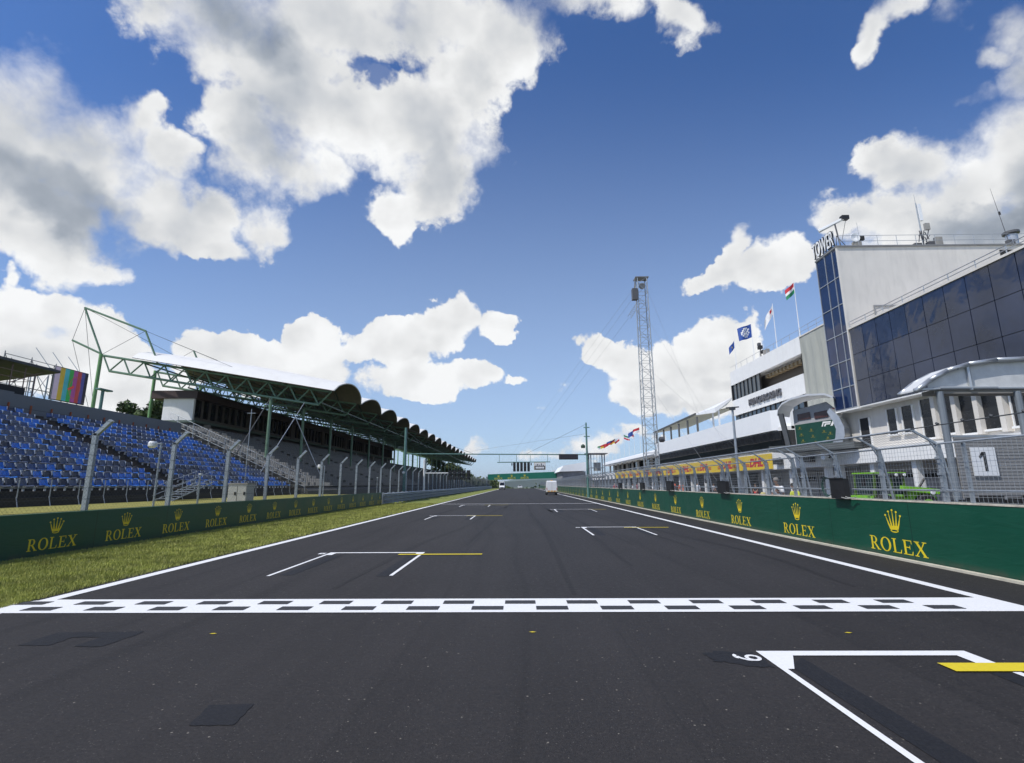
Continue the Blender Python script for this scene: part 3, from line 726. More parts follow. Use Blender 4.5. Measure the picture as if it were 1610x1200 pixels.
MB().box(-43.0, -41.0, 55.8, 57.3, 9.0, 9.15).build('porch_roof', WHITE, cg)
# roof: barrel vaults of fabric side by side, each truss line a valley
PIT = 9.47; NV = 19; RY0 = 53.1
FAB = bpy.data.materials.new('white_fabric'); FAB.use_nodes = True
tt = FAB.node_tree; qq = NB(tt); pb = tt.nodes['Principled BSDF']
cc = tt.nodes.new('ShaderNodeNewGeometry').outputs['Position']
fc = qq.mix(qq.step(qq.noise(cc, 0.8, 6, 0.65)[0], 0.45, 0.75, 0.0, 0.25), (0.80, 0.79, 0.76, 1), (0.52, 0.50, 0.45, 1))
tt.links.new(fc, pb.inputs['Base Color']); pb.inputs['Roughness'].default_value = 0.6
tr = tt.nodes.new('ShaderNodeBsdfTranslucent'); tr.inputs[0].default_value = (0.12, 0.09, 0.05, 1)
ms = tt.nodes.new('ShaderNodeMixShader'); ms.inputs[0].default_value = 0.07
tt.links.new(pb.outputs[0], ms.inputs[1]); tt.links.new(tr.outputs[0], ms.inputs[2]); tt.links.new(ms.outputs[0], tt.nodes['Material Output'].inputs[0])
def roofz(x): return 11.75+(-20.0-x)*0.172
for v in range(NV):
    y0 = RY0+PIT*v; vs = []; fs = []; NA, NX = 12, 8
    for i in range(NX+1):
        x = -19.7-(22.3*i/NX)
        for j in range(NA+1):
            a = j/NA; arc = math.sin(PI*a)**(0.6 if v == 0 else 0.75)
            rise = ((1.5 if v == 0 else 1.25)+0.35*math.sin(PI*i/NX))*arc
            vs.append((x+0.5*arc*(1 if i == 0 else 0), y0+PIT*a, roofz(x)+rise))
    for i in range(NX):
        for j in range(NA): fs.append((i*(NA+1)+j, i*(NA+1)+j+1, (i+1)*(NA+1)+j+1, (i+1)*(NA+1)+j))
    mb = MB().add(vs, fs); o = mb.build('roof_vault', FAB, cg, smooth=True)
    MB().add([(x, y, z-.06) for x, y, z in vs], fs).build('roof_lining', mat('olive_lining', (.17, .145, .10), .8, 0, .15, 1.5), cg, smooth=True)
    mb = MB(); pts = [(vs[j][0], vs[j][1], vs[j][2]-.03) for j in range(NA+1)]
    mb.path(pts, .075, 5); mb.build('front_arch', mat('arch_grey', (0.45, 0.45, 0.42), 0.5), cg)
    mb = MB()
    for i in (1, 2, 3, 4, 5, 6, 7):
        pts = [(vs[i*(NA+1)+j][0], vs[i*(NA+1)+j][1], vs[i*(NA+1)+j][2]-.12) for j in range(0, NA+1, 2)]
        mb.path(pts, .06, 4); mb.bar(pts[0], pts[-1], .05, 4)
        for j in range(1, 6): mb.bar(pts[j], (pts[j][0], pts[j][1], roofz(pts[j][0])-.1), .035, 3)
    mb.build('roof_ribs', mat('dark_green_steel', (0.045, 0.075, 0.05), 0.5), cg)
def make_truss(first=False):
    mb = MB(); zt = lambda x: 11.75+(-20.0-x)*0.168-.1
    top = [(x, 0, zt(x)) for x in np.linspace(-20.3, -45.9, 12)]
    bot = [(x, 0, zt(x)-1.62) for x in np.linspace(-21.6, -45.0, 11)]
    mb.bar(top[0], top[-1], .13, 6); mb.bar(bot[0], bot[-1], .13, 6)
    for i in range(11): mb.bar(top[i], bot[i], .085, 5); mb.bar(bot[i], top[i+1], .085, 5)
    return mb
def local(mb, name, m, y, parent):
    mb.v = [(x, yy+y, z) for x, yy, z in mb.v]; return mb.build(name, m, parent)
for v in range(NV+1):
    y = RY0+PIT*v+(0.9 if v == 0 else 0)
    tr_ = local(make_truss(), 'roof_truss', TRUSSG, y, cg)
    MB().bar((-26.8, y, 3.6), (-26.8, y, 11.2), .16, 8).build('column', TRUSSG, cg)
    MB().bar((-46.2, y, 0), (-46.2, y, 16.2), .19, 8).build('rear_column', mat('lime_column', (0.17, 0.34, 0.13), 0.5, 0, 0.2, 1), cg)
    mb = MB(); A, B_, C_, D_, E_ = (-46.2, y, 16.2), (-48.9, y, 21.6), (-41.6, y, 18.8), (-49.7, y, 17.8), (-39.8, y, 15.3)
    for a, b in ((A, B_), (B_, C_), (C_, E_), (D_, A)) if v == 0 else ((C_, E_),): mb.bar(a, b, .11, 6)
    mb.build('mast_frame', TRUSSG, cg)
    mb = MB()
    for a, b in ((B_, D_), (D_, (-46.2, y, 9)), (C_, (-30, y, 14)), (B_, (-46.2, y, 10.5)), (C_, (-46, y, 16.2)), (C_, (-41.6, y+PIT, 18.8)), (B_, (-40, y+PIT, 16))) if v == 0 else ((C_, (-30, y, 14)), (C_, (-46, y, 16.2)), (C_, (-41.6, y+PIT, 18.8))): mb.bar(a, b, .022, 4)
    if v < 6: mb.bar((-26.8, y, 11.2), (-26.8, y-6, 4.5), .05, 5) if v == 0 else None
    mb.build('mast_stays', DARKW, cg)
mb = MB()   # longitudinal truss linking the columns
yy0, yy1 = RY0+.9, RY0+PIT*NV
for x, za in ((-26.8, 12.4), (-26.8, 11.2), (-36, 13.6), (-36, 12.3), (-21.5, 10.6), (-41, 15.0)): mb.bar((x, yy0, za), (x, yy1, za), .09, 4)
for x, z0, z1 in ((-26.8, 11.2, 12.4), (-36, 12.3, 13.6)):
    for k in range(int((yy1-yy0)/1.58)):
        a = yy0+k*1.58; mb.bar((x, a, z0), (x, a+.79, z1), .05, 3); mb.bar((x, a+.79, z1), (x, a+1.58, z0), .05, 3)
mb.build('longitudinal_truss', mat('dark_green_steel'  , (0, 0, 0)), cg)
# ================================================================ LEFT: things beside and behind the open stand
sc = thing('video_screen', 'large outdoor video screen showing a colour-bar test picture behind the open stand', 'screen', (-42, 46, 0))
MB().box(-42.16, -42.02, 44.4, 48.05, 9.5, 12.6).build('casing', BLACK, sc)
bars = [(0.50, 0.46, 0.66), (0.50, 0.40, 0.03), (0.05, 0.42, 0.55), (0.03, 0.38, 0.08), (0.34, 0.07, 0.34), (0.42, 0.06, 0.06), (0.07, 0.08, 0.34), (0.03, 0.03, 0.05)]
wd = [.155, .135, .135, .125, .13, .12, .11, .09]
mb = MB(); y = 44.46
def emit(name, c, s):
    m = bpy.data.materials.new(name); m.use_nodes = True; b = m.node_tree.nodes['Principled BSDF']
    b.inputs['Base Color'].default_value = (.02, .02, .02, 1); b.inputs['Emission Color'].default_value = (*c, 1); b.inputs['Emission Strength'].default_value = s
    q = NB(m.node_tree); co = m.node_tree.nodes.new('ShaderNodeNewGeometry').outputs['Position']
    m.node_tree.links.new(q.v('SCALE', tuple(c), scale=q.step(q.noise(co, 1.3, 4, .6)[0], .3, .7, .82, 1.12, False)), b.inputs['Emission Color'])
    return m
em = [emit('screen_bar_%d' % i, tuple(.95*v+.05*sum(c)/3 for v in c), 0.42) for i, c in enumerate(bars)]
for i, w in enumerate(wd):
    w *= 3.53; mb.box(-42.02, -42.0, y, y+w-.002, 9.56, 12.54, i); y += w
mb.build('display', em, sc)
mb = MB()
for p in ring(-45.9, 11, 0, 0, 0, 0, 0, 1, 1): pass
for p in ring(46.7, 10.95, .62, 1.05, .56, .98, 0, 360, 24): mb.add([(-41.985, a, b) for a, b in p], [(0, 1, 2, 3)])
mb.build('test_ring', emit('screen_ring', (0.35, 0.10, 0.10), .5), sc)
MB().add([(-41.98, 45.95, 10.75), (-41.98, 46.55, 11.15), (-41.98, 46.65, 10.95), (-41.98, 46.1, 10.6)], [(0, 1, 2, 3)]).build('test_mark', emit('screen_mark', (0.5, 0.05, 0.05), .6), sc)
mb = MB()
for y in (44.5, 46.2, 47.9):
    for x in (-42.6, -44.2): mb.bar((x, y, 0), (x, y, 12.4), .05, 5)
    for z in np.arange(1, 12.4, 1.9): mb.bar((-42.6, y, z), (-44.2, y, z+1.9), .03, 4)
for z in np.arange(1, 12.5, 1.9):
    for x in (-42.6, -44.2): mb.bar((x, 44.5, z), (x, 47.9, z), .03, 4)
mb.build('support_frame', GALV, sc)
sf = thing('scaffold_bay', 'open tube scaffolding with cross braces just left of the video screen', 'scaffolding', (-39, 39, 0))
mb = MB(); ST = mat('scaffold_tube', (0.22, 0.22, 0.23), 0.5, 0.4)
for y in (37.4, 39.6, 41.8):
    for x in (-39.5, -41.2): mb.bar((x, y, 5), (x, y, 12.1), .035, 5)
for z in (8.0, 9.6, 11.9):
    for x in (-39.5, -41.2): mb.bar((x, 37.4, z), (x, 41.8, z), .03, 4)
for y in (37.4, 39.6):
    mb.bar((-39.5, y, 8), (-39.5, y+2.2, 11.9), .028, 4); mb.bar((-39.5, y+2.2, 8), (-39.5, y, 11.9), .028, 4); mb.bar((-41.2, y, 9.6), (-41.2, y+2.2, 11.9), .028, 4)
mb.build('tubes', ST, sf)
hp = thing('camera_platform', 'dark roofed platform with railings at the top left of the blue stand', 'platform', (-33, 31, 0))
MB().prism([(-32.3, 9.65), (-38.5, 8.85), (-38.5, 9.0), (-32.3, 9.82)], 'y', 28, 34.6).build('roof', mat('dark_roof_sheet', (0.05, 0.05, 0.05), .6), hp)
MB().box(-36, -32.6, 28, 32.6, 7.7, 8.2).build('deck', DARK, hp)
MB().box(-36, -35.8, 28, 32.6, 5, 7.7).box(-36, -32.6, 32.45, 32.6, 5, 7.7).build('base_panels', mat('grey_cladding', (0,0,0)), hp)
mb = MB()
for y in (28.3, 30.2, 31.6, 32.5): mb.bar((-32.7, y, 8.2), (-32.7, y, 9.6), .035, 5, mi=0)
for z in (8.75, 9.2): mb.bar((-32.65, 28, z), (-32.65, 33.2, z), .022, 4); mb.bar((-32.65, 33.2, z), (-36, 33.2, z), .022, 4)
mb.bar((-32.65, 33.2, 7.7), (-32.65, 33.2, 9.2), .03, 4)
mb.bar((-32.7, 31.6, 8.4), (-32.9, 34.4, 9.8), .03, 4)
mb.build('railing', mat('red_grey_tube', (0.20, 0.12, 0.11), .5), hp)
tp = thing('green_post', 'short green steel post with a flat head right of the video screen', 'post', (-42, 50, 0))
MB().bar((-42, 50.0, 0), (-42, 50.0, 11.3), .15, 8).build('shaft', POLEG, tp); MB().box(-42.3, -41.7, 49.3, 50.9, 11.3, 11.45).build('head', POLEG, tp)
cab = thing('container_cabin', 'white site cabin behind the blue stand, below the trees', 'cabin', (-44, 56, 0))
MB().box(-43.5, -39.6, 54.2, 57.0, 5.5, 8.55).build('body', PWHITE, cab); MB().box(-43.6, -39.5, 54.1, 57.1, 8.55, 8.7).build('roof', OFFW, cab); MB().box(-42.6, -41.6, 54.14, 54.2, 6.8, 8.1).build('window', WGLASS, cab)
ca2 = thing('storage_tank', 'round white tank standing beside the site cabin behind the stand', 'tank', (-38.5, 53, 0))
MB().lathe([(1.0, 4.8), (1.05, 5), (1.05, 8.0), (.9, 8.2), (.3, 8.35)], (-38.4, 53, 0), 20).build('shell', PWHITE, ca2, smooth=True); MB().lathe([(.15, 8.35), (.15, 8.55)], (-38.4, 53, 0), 8).build('cap', CONC, ca2)
# stair, cabinet, camera poles behind the left fence
sr = thing('metal_stair', 'steel stair with handrails climbing to the front of the blue stand', 'stairs', (-19.4, 28, 0))
mb = MB()
for k in range(8): mb.box(-19.9, -18.9, 28.3+.42*k, 28.3+.42*k+.34, 1.0+.12*k+.1, 1.0+.12*k+.14)
mb.build('treads', GALV, sr)
mb = MB()
for x in (-19.9, -18.9):
    mb.bar((x, 28.1, 1.0), (x, 31.7, 2.0), .04, 4)
    for z in (.5, .95): mb.bar((x, 28.0, z+.8), (x, 31.7, z+1.75), .018, 5)
    for k in range(4): mb.bar((x, 28.1+1.15*k, 1.0+.3*k), (x, 28.1+1.15*k, 1.75+.3*k), .02, 5)
mb.build('handrail', GALV, sr)
cb = thing('equipment_cabinet', 'pale grey double-door equipment cabinet behind the left fence', 'cabinet', (-14, 26, 0))
MB().box(-14.5, -13.55, 25.7, 26.4, .95, 1.86).build('case', mat('cabinet_grey', (0.42, 0.42, 0.39), .5), cb)
for x in (-14.46, -14.0): 
    d = MB().box(x, x+.42, 25.67, 25.7, 1.0, 1.8).build('door', mat('cabinet_grey', (0,0,0)), cb); MB().box(x+.30, x+.38, 25.65, 25.67, 1.35, 1.5).build('handle', BLACK, d)
MB().box(-14.52, -13.53, 25.66, 26.44, 1.86, 1.93).build('lid', CONC, cb)
def camera_pole(x, y, h, lab):
    t = thing('camera_pole', lab, 'camera pole', (x, y, 0), 'camera poles behind the left fence')
    MB().bar((x, y, 0), (x, y, h), .045, 8, .035).build('pole', GALV, t)
    MB().box(x-.42, x+.04, y-.05, y+.05, h, h+.05).build('bracket', GALV, t)
    MB().lathe([(.13, .12), (.17, .05), (.17, -.08), (.10, -.16)], (x-.36, y, h), 12).build('housing', PWHITE, t)
camera_pole(-15.2, 21.5, 3.55, 'white camera head on a slim pole between the first two left fence posts')
camera_pole(-14.6, 38.5, 3.2, 'white camera head on a slim pole beyond the grey equipment cabinet')
camera_pole(-13.9, 63.5, 3.3, 'white camera head on a slim pole just past the green gantry mast')
t = thing('lamp_pole', 'very slim tall pole rising from the left fence before the covered stand', 'pole', (-16, 30, 0))
MB().bar((-16, 30, 0), (-16, 30, 6.3), .035, 6, .02).build('shaft', GALV, t); MB().bar((-16.25, 30, 6.05), (-15.75, 30, 6.05), .02, 5).build('crossbar', GALV, t)
for i, (y, h, lab) in enumerate(((23.0, 2.3, 'plain waist-high steel stake left of the metal stair'), (33, 2.0, 'plain steel stake beyond the equipment cabinet'), (52, 2.5, 'plain steel stake before the guard rail begins'))):
    t = thing('steel_stake', lab, 'stake', (-14.3, y, 0), 'steel stakes behind the left fence'); MB().bar((-14.3, y, 0), (-14.3, y, h), .04, 6).build('shaft', GALV, t); MB().box(-14.36, -14.24, y-.06, y+.06, h, h+.05).build('cap', PWHITE, t)
t = thing('stay_cable', 'taut pale cable falling from the first roof truss into the white seats', 'cable', (-20, 40, 0)); MB().bar((-22.5, 52.5, 10.3), (-22.5, 44.6, 2.9), .035, 5).build('cable', GALV, t)
t = thing('stay_cable', 'taut dark cable falling towards the track beneath the second roof truss', 'cable', (-20, 46, 0)); MB().bar((-24.2, 54, 9.4), (-20.4, 53.5, 2.3), .03, 5).build('cable', GALV, t)
# signal rack on its pole
sg = thing('signal_gantry', 'white post and arm carrying ten round black signal lamps over the left verge', 'traffic signal', (-12.9, 70, 0))
MB().bar((-12.9, 70, 0), (-12.9, 70, 5.2), .14, 10).build('post', PWHITE, sg)
MB().box(-12.9, -6.6, 69.93, 70.07, 3.30, 3.42).build('arm', PWHITE, sg)
for k in range(5):
    x = -9.35+.62*k; h_ = MB().box(x-.25, x+.25, 69.8, 69.93, 2.45, 3.7).build('lamp_housing', BLACK, sg)
    for z in (2.78, 3.38): MB().lathe([(.17, 0), (.2, -.16), (.17, -.16), (.14, -.02)], (x, 69.79, z), 12, 'y').build('lamp_hood', mat('lens_grey', (.05, .05, .055), .3), h_)
# ================================================================ START GANTRY
ga = thing('start_gantry', 'green tubular gantry across the track carrying start lights and boards', 'gantry', (0, 66, 0))
MB().bar((-14.7, 66, 0), (-14.7, 66, 9.1), .22, 12, .15).build('mast', POLEG, ga)
MB().bar((9.05, 68.5, 0), (9.05, 68.5, 9.9), .18, 12, .10).build('mast', POLEG, ga)
MB().bar((-14.6, 66, 5.72), (9.0, 68.5, 5.62), .075, 8).build('beam', POLEG, ga)
mb = MB(); mb.bar((-14.7, 66, 9.0), (-6, 66.9, 5.75), .02, 4); mb.bar((9.05, 68.5, 9.7), (1, 67.7, 5.75), .02, 4); mb.bar((-14.7, 66, 8.7), (-14, 78, 7.3), .03, 4); mb.bar((9.05, 68.5, 8.4), (-60, 140, 4), .012, 3)
mb.build('stay_wires', DARKW, ga)
MB().bar((-2.85, 67.2, 4.62), (4.05, 67.2, 4.64), .06, 6).build('hanging_bar', POLEG, ga)
for x in (-2.6, -.35, 1.45, 3.7): MB().bar((x, 67.2, 4.62), (x, 67.2, 5.68), .03, 5).build('hanger', POLEG, ga)
for k in range(5):
    x = -.62+.46*k; h_ = MB().box(x-.17, x+.17, 67.0, 67.25, 3.42, 4.60).build('light_panel', BLACK, ga)
    for j in range(4): MB().lathe([(.10, 0), (.12, -.09), (.10, -.09), (.085, -.01)], (x, 67.0, 3.56+.28*j), 10, 'y').build('start_lamp', mat('lens_grey', (0,0,0)), h_)
for x in (-.95, 1.56): MB().box(x-.07, x+.07, 67.0, 67.2, 4.2, 4.5).build('side_lamp', BLACK, ga)
b_ = MB().box(1.93, 3.42, 67.05, 67.15, 3.62, 4.55).build('notice_board', mat('board_frame', (.55, .45, .32), .6), ga)
MB().box(1.99, 3.36, 67.03, 67.048, 4.12, 4.48).build('upper_panel', PWHITE, b_); MB().box(1.99, 3.36, 67.03, 67.048, 3.68, 4.12).build('lower_panel', BLACK, b_)
mb = MB()
for i, (a, w_, h0, h1) in enumerate(((2.15, .08, 4.16, 4.3), (2.35, .13, 4.16, 4.36), (2.6, .1, 4.16, 4.28), (2.82, .11, 4.16, 4.44), (3.05, .16, 4.16, 4.25))): mb.box(a, a+w_, 67.018, 67.028, h0, h1)
mb.build('upper_marks', BLACK, b_)
mb = MB()
for i in range(6): mb.box(2.13+.19*i, 2.13+.19*i+.165, 67.018, 67.028, 3.78, 4.02)
mb.build('lower_marks', PWHITE, b_)
dm = MB().box(5.25, 7.75, 67.6, 67.85, 4.95, 5.66).build('matrix_board', BLACK, ga)
for i in range(8): MB().box(5.32+.3*i, 5.32+.3*i+.24, 67.57, 67.6, 5.03, 5.58).build('matrix_cell', mat('matrix_grey', (.035, .03, .04), .4), dm)
MB().lathe([(.28, -.2), (.3, .1), (.1, .3)], (8.55, 68.5, 6.7), 12).build('horn', mat('dark_green_steel', (0,0,0)), ga)
for z in (5.7, 8.0, 9.2): MB().box(8.7, 9.5, 68.4, 68.6, z, z+.1).build('bracket', POLEG, ga)
# ---------------- banner bridge far down the straight
bb = thing('advertising_bridge', 'far green banner bridge spanning the track beyond the start lights', 'bridge', (0, 220, 0))
BG = mat('bridge_green', (0.0, 0.13, 0.085), 0.5, 0, .05, .3)
vs = [(-13.4, 220, 3.6), (17.2, 215, 4.25), (17.2, 215, 6.9), (-13.4, 220, 6.0)]
MB().add(vs+[(x, y+1.2, z) for x, y, z in vs], [(0, 1, 2, 3), (7, 6, 5, 4), (0, 4, 5, 1), (3, 2, 6, 7), (0, 3, 7, 4), (1, 5, 6, 2)]).build('banner', BG, bb)
for x in (-13.6, 16.8): MB().box(x-.3, x+.3, 216.5, 219, -.2, 5).build('leg', GALV, bb)
for x in (-8.8, -3.2, 2.3):
    yb = 220-(x+13.4)/30.6*5-.01; s0 = (x+13.4)/30.6
    ex = Vector((30.6, -5, .75)).normalized(); nr = Vector((-5, -30.6, 0)).normalized()
    z0 = 3.6+.65*s0
    sheet(WORDP, (x-1.7, 220-(x-1.7+13.4)/30.6*5, z0+.12), ex, (0, 0, 1), nr, 3.4/WORDW, .75, th=.02, step=.004).build('lettering', YEL, bb)
    sheet(CROWNP, (x, yb, z0+1.05), ex, (0, 0, 1), nr, .9, .75, th=.02, step=.004).build('crown_emblem', YEL, bb)
# ================================================================ trees and hills
def leafmat(name, c):
    m = mat(name, c, .7, 0, .45, .9, spec=.25); return m
LEAF = leafmat('leaf_green', (0.045, 0.075, 0.018)); LEAF2 = leafmat('leaf_olive', (0.07, 0.095, 0.028)); BARK = mat('bark', (.06, .045, .03), .9, 0, .3, 8)
def tree(x, y, z0, h, r, label, seed, m=LEAF, n=2600, leaf=.30, name='tree', group='trees beyond the stands'):
    rg = np.random.default_rng(seed)
    t = thing(name, label, 'tree', (x, y, z0), group)
    mb = MB(); mb.bar((x, y, z0), (x+.1*r, y, z0+h*.55), r*.09, 8, r*.05)
    cs = []
    for k in range(11):
        a = rg.random()*6.283; e = rg.random(); rr = r*(.35+.4*rg.random())
        c = np.array([x+math.cos(a)*r*.62*(1-e*.5), y+math.sin(a)*r*.62*(1-e*.5), z0+h*(.42+.47*e)]); cs.append((c, rr*(1.05-.4*e)))
        mb.bar((x, y, z0+h*.35), tuple(c), r*.035, 5, r*.012)
    mb.build('trunk', BARK, t)
    ci = rg.integers(0, len(cs), n); d = rg.normal(size=(n, 3)); d /= np.linalg.norm(d, axis=1)[:, None]
    rad = np.array([cs[i][1] for i in ci])*(0.55+.5*rg.random(n)); c = np.array([cs[i][0] for i in ci]); P = c+d*rad[:, None]*np.array([1, 1, .75])
    a = rg.normal(size=(n, 3)); a /= np.linalg.norm(a, axis=1)[:, None]; b = np.cross(a, d+.01); b /= np.linalg.norm(b, axis=1)[:, None]
    s = (leaf*(.6+.8*rg.random(n)))[:, None]
    vv = np.stack([P-a*s, P+b*s*.6, P+a*s, P-b*s*.6], 1).reshape(-1, 3)
    fl_ = [(4*i, 4*i+1, 4*i+2, 4*i+3) for i in range(n)]
    MB().add([tuple(p) for p in vv], fl_).build('crown', m, t)
tree(-58.0, 76, 0, 15.6, 5.0, 'tallest rounded tree behind the site cabin left of the press box', 1, n=3600)
tree(-53.5, 77, 0, 16.0, 4.2, 'dense tree directly beside the white end wall of the press box', 2, n=3600)
tree(-64, 77, 0, 12.6, 4.4, 'low tree at the left end of the clump behind the stand', 3, n=2600)
tree(-30.5, 238, 0, 11.5, 6.0, 'tree showing past the far end of the covered stand', 4, LEAF2, n=2200, leaf=.55)
tree(-38, 232, 0, 14.5, 6.5, 'darker tree half hidden by the far end of the covered stand', 5, n=2200, leaf=.55)
tree(-26, 250, -.5, 7.5, 5, 'small round tree beyond the last roof vault', 6, LEAF2, n=1800, leaf=.5)
def hill(name, pts, y, dep, m, z0=-40):
    mb = MB(); vs = []; fs = []; n = len(pts)
    for x, z in pts: vs += [(x, y, z0), (x, y, z*.6+z0*.4*(0)), (x, y+dep*.35, z), (x, y+dep, z0)]
    for i in range(n-1):
        for j in range(3): fs.append((i*4+j, i*4+j+1, i*4+j+5, i*4+j+4))
    return mb.add(vs, fs).build(name, m, kind='structure')
rh = np.random.default_rng(8)
hm = mat('hill_green', (0.05, 0.075, 0.028), .95, 0, .35, .05); hb = mat('far_hill', (0.055, 0.085, 0.06), .95, 0, .3, .004)
xs = np.linspace(-1500, 1700, 90)
hill('far_hills', [(x, 24+20*math.sin(x/330+1)+12*math.sin(x/120)+rh.random()*4) for x in xs], 3800, 900, hb, -60)
def wood(name, x0, x1, y0, y1, zb, prof_, n, seed, m, label, s=1.2):
    rg = np.random.default_rng(seed); x = x0+(x1-x0)*rg.random(n); y = y0+(y1-y0)*rg.random(n)
    top = np.interp(x, [p[0] for p in prof_], [p[1] for p in prof_])+rg.normal(size=n)*.7*s*np.abs(np.sin(x*.23)+np.sin(x*.11+2))
    z = zb+(top-zb)*rg.random(n)**.5; a = rg.normal(size=(n, 3)); a /= np.linalg.norm(a, axis=1)[:, None]; b = np.cross(a, rg.normal(size=(n, 3))); b /= np.linalg.norm(b, axis=1)[:, None]
    P = np.stack([x, y, z], 1); vv = np.stack([P-a*s, P+b*s*.7, P+a*s, P-b*s*.7], 1).reshape(-1, 3)
    o = MB().add([tuple(p) for p in vv], [(4*i, 4*i+1, 4*i+2, 4*i+3) for i in range(n)]).build(name, m, label=label, cat='trees', kind='stuff')
wood('wood', -62, -2, 395, 450, -14, [(-62, 3), (-34, 5.5), (-22, 5), (-10, -.5), (-2, -2.5)], 9000, 3, LEAF2, 'green wooded rise beyond the crest left of the track')
wood('woodland', 0, 260, 600, 680, -24, [(0, -5), (20, -4), (60, 4), (120, 10), (260, 14)], 7000, 4, LEAF, 'low wood far beyond the crest on the right side', 2)
wood('tree_belt', -420, -60, 520, 600, -20, [(-420, 22), (-200, 15), (-60, 5)], 9000, 5, LEAF, 'long belt of trees far behind the covered stand', 2.5)

# ================================================================ RIGHT: pit wall boards and fence
RX = 9.1
t = thing('advertising_wall', 'bright green watch-maker boards along the pit wall right of the track', 'barrier', (RX, 100, 0))
MB().box(RX, RX+.30, 2, 232, -0.02, 1.345).build('wall', DGREEN, t)
MB().box(RX-.012, RX+.31, 2, 232, 1.345, 1.375).build('top_edge', mat('cream_edge', (0.50, 0.46, 0.38), .8, 0, .3, 6), t)
k = 0; y = 12.95
while y < 200:
    sheet(WORDP, (RX, y+0.94, 0.135), (0, -1, 0), (0, 0, 1), (-1, 0, 0), 1.88/WORDW, 0.33).build('lettering', YEL, t)
    sheet(CROWNP, (RX, y+0.0, 0.60), (0, -1, 0), (0, 0, 1), (-1, 0, 0), 0.50, 0.385).build('crown_emblem', YEL, t)
    y += 4.42
rf = thing('pit_fence', 'wire mesh fence with cranked grey posts standing on the pit wall', 'fence', (RX, 100, 0))
def rpost(y):
    mb = MB()
    mb.box(9.14, 9.22, y-.04, y+.04, 1.37, 2.62)
    mb.bar((9.38, y, 1.38), (9.22, y, 2.5), .03, 4)
    mb.bar((9.20, y, 2.60), (8.66, y, 2.93), .032, 4); mb.bar((9.20, y, 2.35), (9.0, y, 2.72), .02, 4)
    for z in (1.6, 1.95, 2.3): mb.box(9.12, 9.14, y-.07, y+.07, z, z+.04)
    return mb.build('post', GALV, rf)
ymods = []
y = 11.35
while y < 190:
    for d in (0, 1.87, 3.72, 5.52): 
        if len(ymods) < 96: ymods.append(y+d)
    y += 6.08
for y in ymods: rpost(y)
for y in (6.0, 8.9, 10.75): MB().box(9.2, 9.25, y-.03, y+.03, 1.37, 2.62).build('post', GALV, rf)
mb = MB()
for z, x in ((2.62, 9.16), (1.62, 9.2)): mb.bar((x, 3.5, z), (x, 190, z), .024, 5)
mb.bar((8.66, 11.35, 2.94), (8.66, 190, 2.94), .026, 5)
mb.build('rail', GALV, rf)
mb = MB(); mb.bar((8.66, 4, 2.99), (8.66, 11.35, 2.95), .012, 5)
for y in np.arange(4.4, 11, .62): mb.bar((8.66, y, 2.97), (8.66, y+.05, 3.0), .028, 5)
mb.build('light_string', DARKW, rf)
mb = MB(); wire_grid(mb, 4, 40, (9.13, 1.40), (9.13, 2.60), .10, .0032); wire_grid(mb, 11.35, 40, (9.12, 2.62), (8.66, 2.93), .10, .0032)
wire_grid(mb, 40, 110, (9.13, 1.40), (9.13, 2.60), .2, .0045); wire_grid(mb, 40, 110, (9.12, 2.62), (8.66, 2.93), .2, .0045)
wire_grid(mb, 110, 228, (9.13, 1.40), (9.13, 2.60), .4, .008)
mb.build('wire_mesh', WIRE, rf)
# platform behind the wall
MB().box(9.5, 10.7, 2, 200, 0.0, 0.22).build('pit_wall_platform', CONC, kind='structure')
def speaker(y, w, h, lab, dx=0):
    t = thing('monitor_box', lab, 'equipment box', (9.05, y, 1.36), 'black boxes hung on the pit wall')
    MB().box(8.93+dx, 9.09+dx, y-w/2, y+w/2, 1.36, 1.36+h).build('case', BLACK, t)
    MB().box(8.90+dx, 8.93+dx, y-w/2-.015, y+w/2+.015, 1.36+h, 1.38+h).build('lid', DARK, t)
    mb = MB(); mb.path([(8.95, y-w/2, 1.42), (8.93, y-w/2-.12, 1.40), (9.0, y-w/2-.25, 1.39), (8.98, y-w/2-.4, 1.42)], .012, 5); mb.path([(8.93, y-w/4, 1.40), (8.91, y-w/2-.1, 1.37), (9.0, y-w/2-.3, 1.40)], .012, 5)
    mb.build('cable', mat('pale_cable', (.35, .35, .33), .5), t)
speaker(14.75, .62, .55, 'black box on the pit wall top nearest the camera, beside the lime tractor')
speaker(23.1, .95, .52, 'black box on the pit wall just right of the slim lamp pole')
speaker(31.2, 1.1, .56, 'black box on the pit wall below the orange clad workers')
speaker(38.2, .9, .5, 'smaller black box on the pit wall beneath the lattice mast')
speaker(46.5, .9, .5, 'farthest black box on the pit wall before the timing cabin')
wc = thing('cable_coil', 'coil of dark cable hanging on the mesh left of the nearest black box', 'cable', (9.2, 15.6, 1.4))
mb = MB()
for j in range(5):
    pts = [(9.16-.01*j, 15.55+(.22+.01*j)*math.cos(a*PI/8), 1.68+(.24+.01*j)*math.sin(a*PI/8)) for a in range(17)]; mb.path(pts, .008, 4)
mb.build('coil', mat('coil_green', (.03, .07, .06), .5), wc)
lp = thing('lamp_pole', 'slim grey pole with a crossbar head rising from the pit wall', 'pole', (9.5, 22.8, 0))
MB().bar((9.6, 22.8, 0), (9.6, 22.8, 5.1), .07, 8, .045).build('shaft', GALV, lp); MB().bar((9.32, 22.8, 5.12), (9.9, 22.8, 5.16), .03, 5).box(9.5, 9.7, 22.7, 22.9, 5.02, 5.12).build('crossbar', DARKW, lp)
